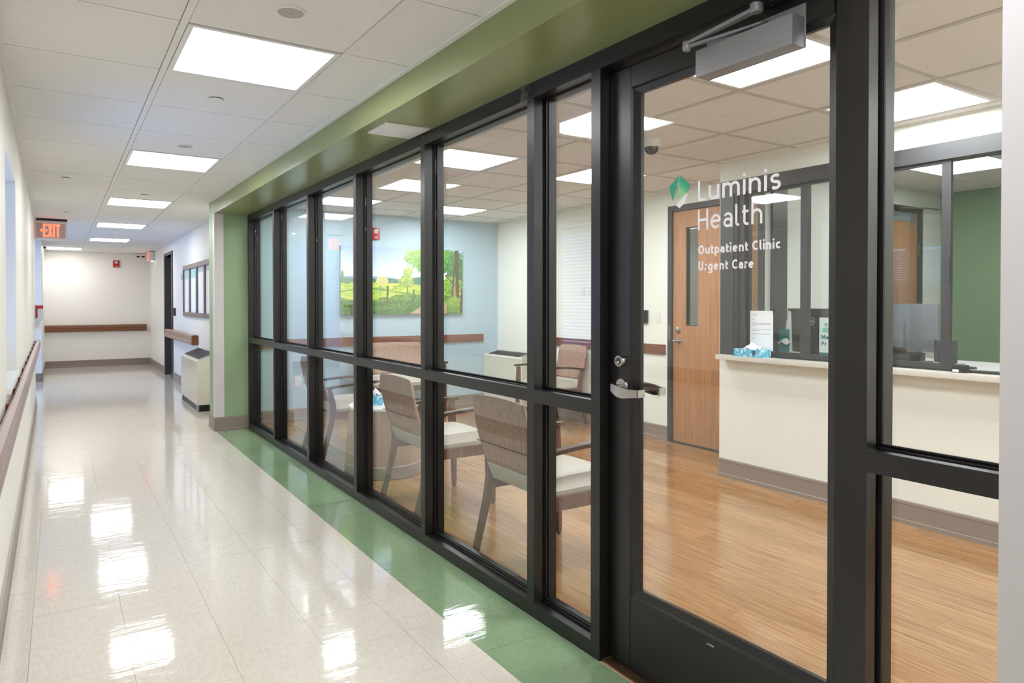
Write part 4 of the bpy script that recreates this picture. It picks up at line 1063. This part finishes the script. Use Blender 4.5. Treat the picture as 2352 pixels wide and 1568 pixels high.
# ================================================================== RECEPTION
ctr = tag(box('counter', 3.942, 4.24, .55, 3.395, .853, .885, 'quartz', None, .003), 'speckled cream stone counter ledge under the reception window', 'counter')
rw = sroot('window_4', 'dark grey framed sliding glass reception window above the counter', 'window', (4.06, 2.0, .885))
add('frame_head', lambda bm: bm_box(bm, 4.018, 4.142, .60, 3.416, 2.032, 2.124), 'hm', rw)
def jambp(bm):
    bm_prism(bm, [(4.018, 3.416), (4.018, 3.300), (4.026, 3.300), (4.026, 3.272), (4.040, 3.272), (4.040, 3.225), (4.068, 3.225), (4.068, 3.212), (4.100, 3.212), (4.100, 3.245), (4.142, 3.245), (4.142, 3.416)], 'z', .885, 2.032)
add('frame_jamb', jambp, 'hm', rw)
box('frame_jamb', 4.018, 4.142, .60, .70, .885, 2.032, 'hm', rw)
box('track', 4.035, 4.10, .70, 3.175, .885, .898, 'black', rw)
# fixed panel and sliding panel
def sash(name, x0, x1, y0, y1, lw, rw_):
    s = add(name, lambda bm: (bm_box(bm, x0, x1, y1-lw, y1, .898, 2.032), bm_box(bm, x0, x1, y0, y0+rw_, .898, 2.032), bm_box(bm, x0, x1, y0+rw_, y1-lw, .898, .925), bm_box(bm, x0, x1, y0+rw_, y1-lw, 2.015, 2.032)), 'hm', rw)
    box('pane', (x0+x1)/2-.003, (x0+x1)/2+.003, y0+rw_-.004, y1-lw+.004, .920, 2.020, 'glass', s)
    return s
sash('fixed_sash', 4.070, 4.095, 2.74, 3.211, .004, .03)
s2_ = sash('sliding_sash', 4.040, 4.066, 1.870, 2.780, .048, .047)
add('pull_handle', lambda bm: bm_tube(bm, [(4.045, 1.866, 1.50), (4.02, 1.862, 1.50), (4.02, 1.862, 1.36), (4.045, 1.866, 1.36)], .004, 8), 'black', s2_, True)
# paper notice taped to the fixed pane
pn = thing('paper_notice', 'white printed letter taped to the reception window', 'notice', (4.079, 3.09, .925))
box('sheet', 4.0775, 4.0785, 3.012, 3.200, .926, 1.200, 'paper', pn)
box('tape', 4.0768, 4.0774, 2.999, 3.017, 1.180, 1.215, 'tape', pn)
rows = [(1.175, .05, 'teal'), (1.140, .025, 'ink'), (1.115, .15, 'ink'), (1.107, .16, 'ink'), (1.099, .045, 'ink'), (1.072, .16, 'ink'), (1.064, .07, 'ink'), (1.040, .155, 'ink'), (1.032, .015, 'ink'), (1.008, .025, 'ink')]
for z, l, c in rows: box('text_line', 4.0769, 4.0774, 3.188-l, 3.188, z-.0012, z+.0012, c, pn)
# tissue box on the counter
tk = thing('tissue_box', 'flat blue tissue box on the stone reception counter', 'tissue box', (3.99, 3.11, .885))
box('carton', 3.948, 4.040, 3.000, 3.235, .885, .938, 'tissuebox', tk, .002)
add('tissue', lambda bm: tissue(bm, 3.992, 3.115, .935, .95, 9), 'paper', tk, True)
add('badge', lambda bm: bm_prism(bm, [(3.055, .932), (3.085, .932), (3.085, .905), (3.070, .895), (3.055, .905)], 'x', 3.9470, 3.9478), Mat('dark_teal_print', '#0c5f7d', 0.5).m, tk)
# office desk and equipment
dk = thing('office_desk', 'white office desk behind the reception window', 'desk', (4.6, 1.6, 0))
box('desk_top', 4.24, 5.0, -.4, 3.24, .845, .875, 'trimwhite', dk, .002); box('modesty_panel', 4.95, 4.97, -.4, 3.24, 0, .845, 'trimwhite', dk)
for y in (-.35, 1.4, 3.2): box('desk_leg', 4.28, 4.9, y-.02, y+.02, 0, .845, 'trimwhite', dk)
def monitor(name, label, x, y, w, h, z0, mat, rot=0.0, tilt=0.08):
    t = thing(name, label, 'monitor', (x, y, .875)); t.rotation_euler[2] = rot
    def body(bm):
        bm_prism(bm, [(-.020, z0-.875), (.012, z0-.875), (.012+tilt*h*.0, z0-.875+h), (-.020, z0-.875+h)], 'y', -w/2, w/2); bm_bevel(bm, .006)
    add('casing', body, mat, t, True, False)
    add('screen', lambda bm: bm_box(bm, .0121, .0135, -w/2+.01, w/2-.01, z0-.875+.012, z0-.875+h-.01), 'black', t, False, False)
    add('neck', lambda bm: bm_box(bm, -.045, -.0205, -.045, .045, .012, z0-.875+h*.6), mat, t, False, False)
    add('stand', lambda bm: (bm_box(bm, -.13, .05, -.11, .11, 0, .012), bm_bevel(bm, .004, 1)), mat, t, True, False)
    return t
mo = monitor('monitor', 'dark computer monitor seen from behind by the paper notice', 4.52, 2.975, .45, .315, .900, 'dgrey', 0.0)
rg = lambda a, b: (-.0207, .075 - a, .300 + b)
def ring(bm):
    n = 28
    A = [bm.verts.new((-.0207, .03+.026*math.cos(k*2*PI/n), .250+.026*math.sin(k*2*PI/n))) for k in range(n)]; B = [bm.verts.new((-.0207, .03+.0225*math.cos(k*2*PI/n), .250+.0225*math.sin(k*2*PI/n))) for k in range(n)]
    for k in range(n): bm.faces.new((A[k], A[(k+1) % n], B[(k+1) % n], B[k]))
o = add('maker_mark', ring, 'paper', mo, False, False)
lt_ = lettering('maker_lettering', 'DELL', .2, lambda a, b: (-.0207, .049-a, .242+b), .036, .014, 'paper', None, .1); lt_.parent = mo
monitor('monitor', 'silver backed computer monitor behind the sliding reception pane', 4.53, 2.395, .48, .300, .950, 'silver')
monitor('monitor', 'grey tilted screen with black edge at the reception opening', 4.40, 2.06, .12, .13, .905, 'dgrey', 0.9)
ph = thing('desk_phone', 'black desk phone with green light behind the sliding pane', 'phone', (4.35, 2.28, .875))
add('body', lambda bm: bm_prism(bm, [(4.28, .875), (4.37, .875), (4.37, .955), (4.30, .945), (4.28, .915)], 'y', 2.16, 2.40), 'black', ph)
add('handset', lambda bm: bm_tube(bm, [(4.33, 2.38, .962), (4.34, 2.37, .968), (4.34, 2.28, .968), (4.33, 2.26, .962)], .014, 10), 'black', ph, True)
box('status_light', 4.279, 4.2805, 2.335, 2.343, .905, .912, 'led', ph)
for yy, lab in ((2.44, 'small black desk tray beside the desk phone'), (2.10, 'small black desk tray near the tilted screen')):
    q = thing('desk_tray', lab, 'desk tray', (4.26, yy, .875)); box('tray', 4.245, 4.285, yy-.03, yy+.03, .875, .915, 'dgrey', q, .006)
    box('tray_label', 4.2443, 4.2451, yy-.02, yy+.02, .884, .896, 'silver', q)
# brochure sign
sg = thing('counter_sign', 'white acrylic sign with green figure and teal wording on desk', 'sign', (4.26, 2.70, .875))
box('card', 4.258, 4.262, 2.585, 2.785, .885, 1.158, 'paper', sg)
box('teal_band', 4.2572, 4.258, 2.585, 2.785, .885, .925, 'teal', sg)
def icon(bm):
    bm_lathe(bm, [(.014, 4.2572), (.014, 4.2578)], (0, 2.735, 1.112), 20, 'x')
    bm_prism(bm, [(2.765, 1.060), (2.765, 1.078), (2.752, 1.092), (2.718, 1.092), (2.705, 1.078), (2.705, 1.060)], 'x', 4.2572, 4.2578)
add('figure_icon', icon, 'mint', sg)
lettering('sign_lettering', 'Ma', .2, lambda a, b: (4.2570, 2.768-a, 1.015+b), .05, .028, 'teal', sg)
lettering('sign_lettering', 'Pr', .2, lambda a, b: (4.2570, 2.768-a, .970+b), .034, .028, 'teal', sg)
fs = thing('folded_card', 'teal folded card and tissue on desk beside the paper notice', 'card', (4.28, 3.06, .875))
box('card', 4.28, 4.283, 3.03, 3.115, .885, 1.07, 'teal', fs); add('tissue', lambda bm: tissue(bm, 4.262, 3.05, .975, .7, 4), 'paper', fs, True)
box('card_stand', 4.262, 4.30, 3.03, 3.11, .875, .885, 'plastic', fs)
pp = tag(add('paper_holder', lambda bm: bm_prism(bm, [(4.30, .875), (4.42, .875), (4.40, 1.19), (4.385, 1.20)], 'y', 3.10, 3.112), 'plastic'), 'white slanted paper holder at the edge of the dark monitor', 'paper holder')
pb = thing('stamp_box', 'small black box with white label on the stone counter', 'box', (4.0, 1.80, .885))
box('case', 3.985, 4.035, 1.768, 1.838, .885, .928, 'black', pb, .010); box('label_strip', 3.9843, 3.9852, 1.800, 1.830, .890, .902, 'paper', pb); box('button', 3.995, 4.025, 1.785, 1.82, .927, .934, 'silver', pb, .002)
# door at the back of the office
d4 = sroot('door_4', 'wooden door with top window in dark frame inside office', 'door', (6.0, 3.23, 0))
add('door_frame', lambda bm: (bm_box(bm, 6.39, 6.47, 3.225, 3.25, 0, 2.10), bm_box(bm, 5.48, 5.56, 3.225, 3.25, 0, 2.10), bm_box(bm, 5.56, 6.39, 3.225, 3.25, 2.05, 2.10)), 'hm', d4)
l4 = add('leaf', lambda bm: (bm_box(bm, 5.56, 6.39, 3.235, 3.25, .01, 1.965), bm_box(bm, 5.56, 5.66, 3.235, 3.25, 1.965, 2.05), bm_box(bm, 6.37, 6.39, 3.235, 3.25, 1.965, 2.05)), 'doorwood', d4)
box('top_pane', 5.66, 6.37, 3.238, 3.244, 1.965, 2.05, Mat('grey_glass', '#6f7d84', 0.08).m, l4)
add('closer_arm', lambda bm: bm_tube(bm, [(6.08, 3.215, 2.075), (6.42, 3.15, 2.085), (6.70, 3.20, 2.10)], .007, 8), 'chrome', d4, True)
for z in (1.72, 1.0, .3): box('hinge', 6.375, 6.40, 3.215, 3.236, z-.06, z+.06, 'chrome', l4)
d5 = sroot('door_5', 'wooden door edge and dark frame on the office side wall', 'door', (4.25, 3.23, 0))
add('door_frame', lambda bm: (bm_box(bm, 4.205, 4.285, 3.236, 3.25, 0, 2.10), bm_box(bm, 4.365, 4.44, 3.228, 3.25, 0, 2.10), bm_box(bm, 4.44, 4.545, 3.236, 3.25, 0, 2.10)), 'hm', d5)
box('leaf', 4.145, 4.205, 3.236, 3.25, .01, 2.08, 'doorwood', d5)
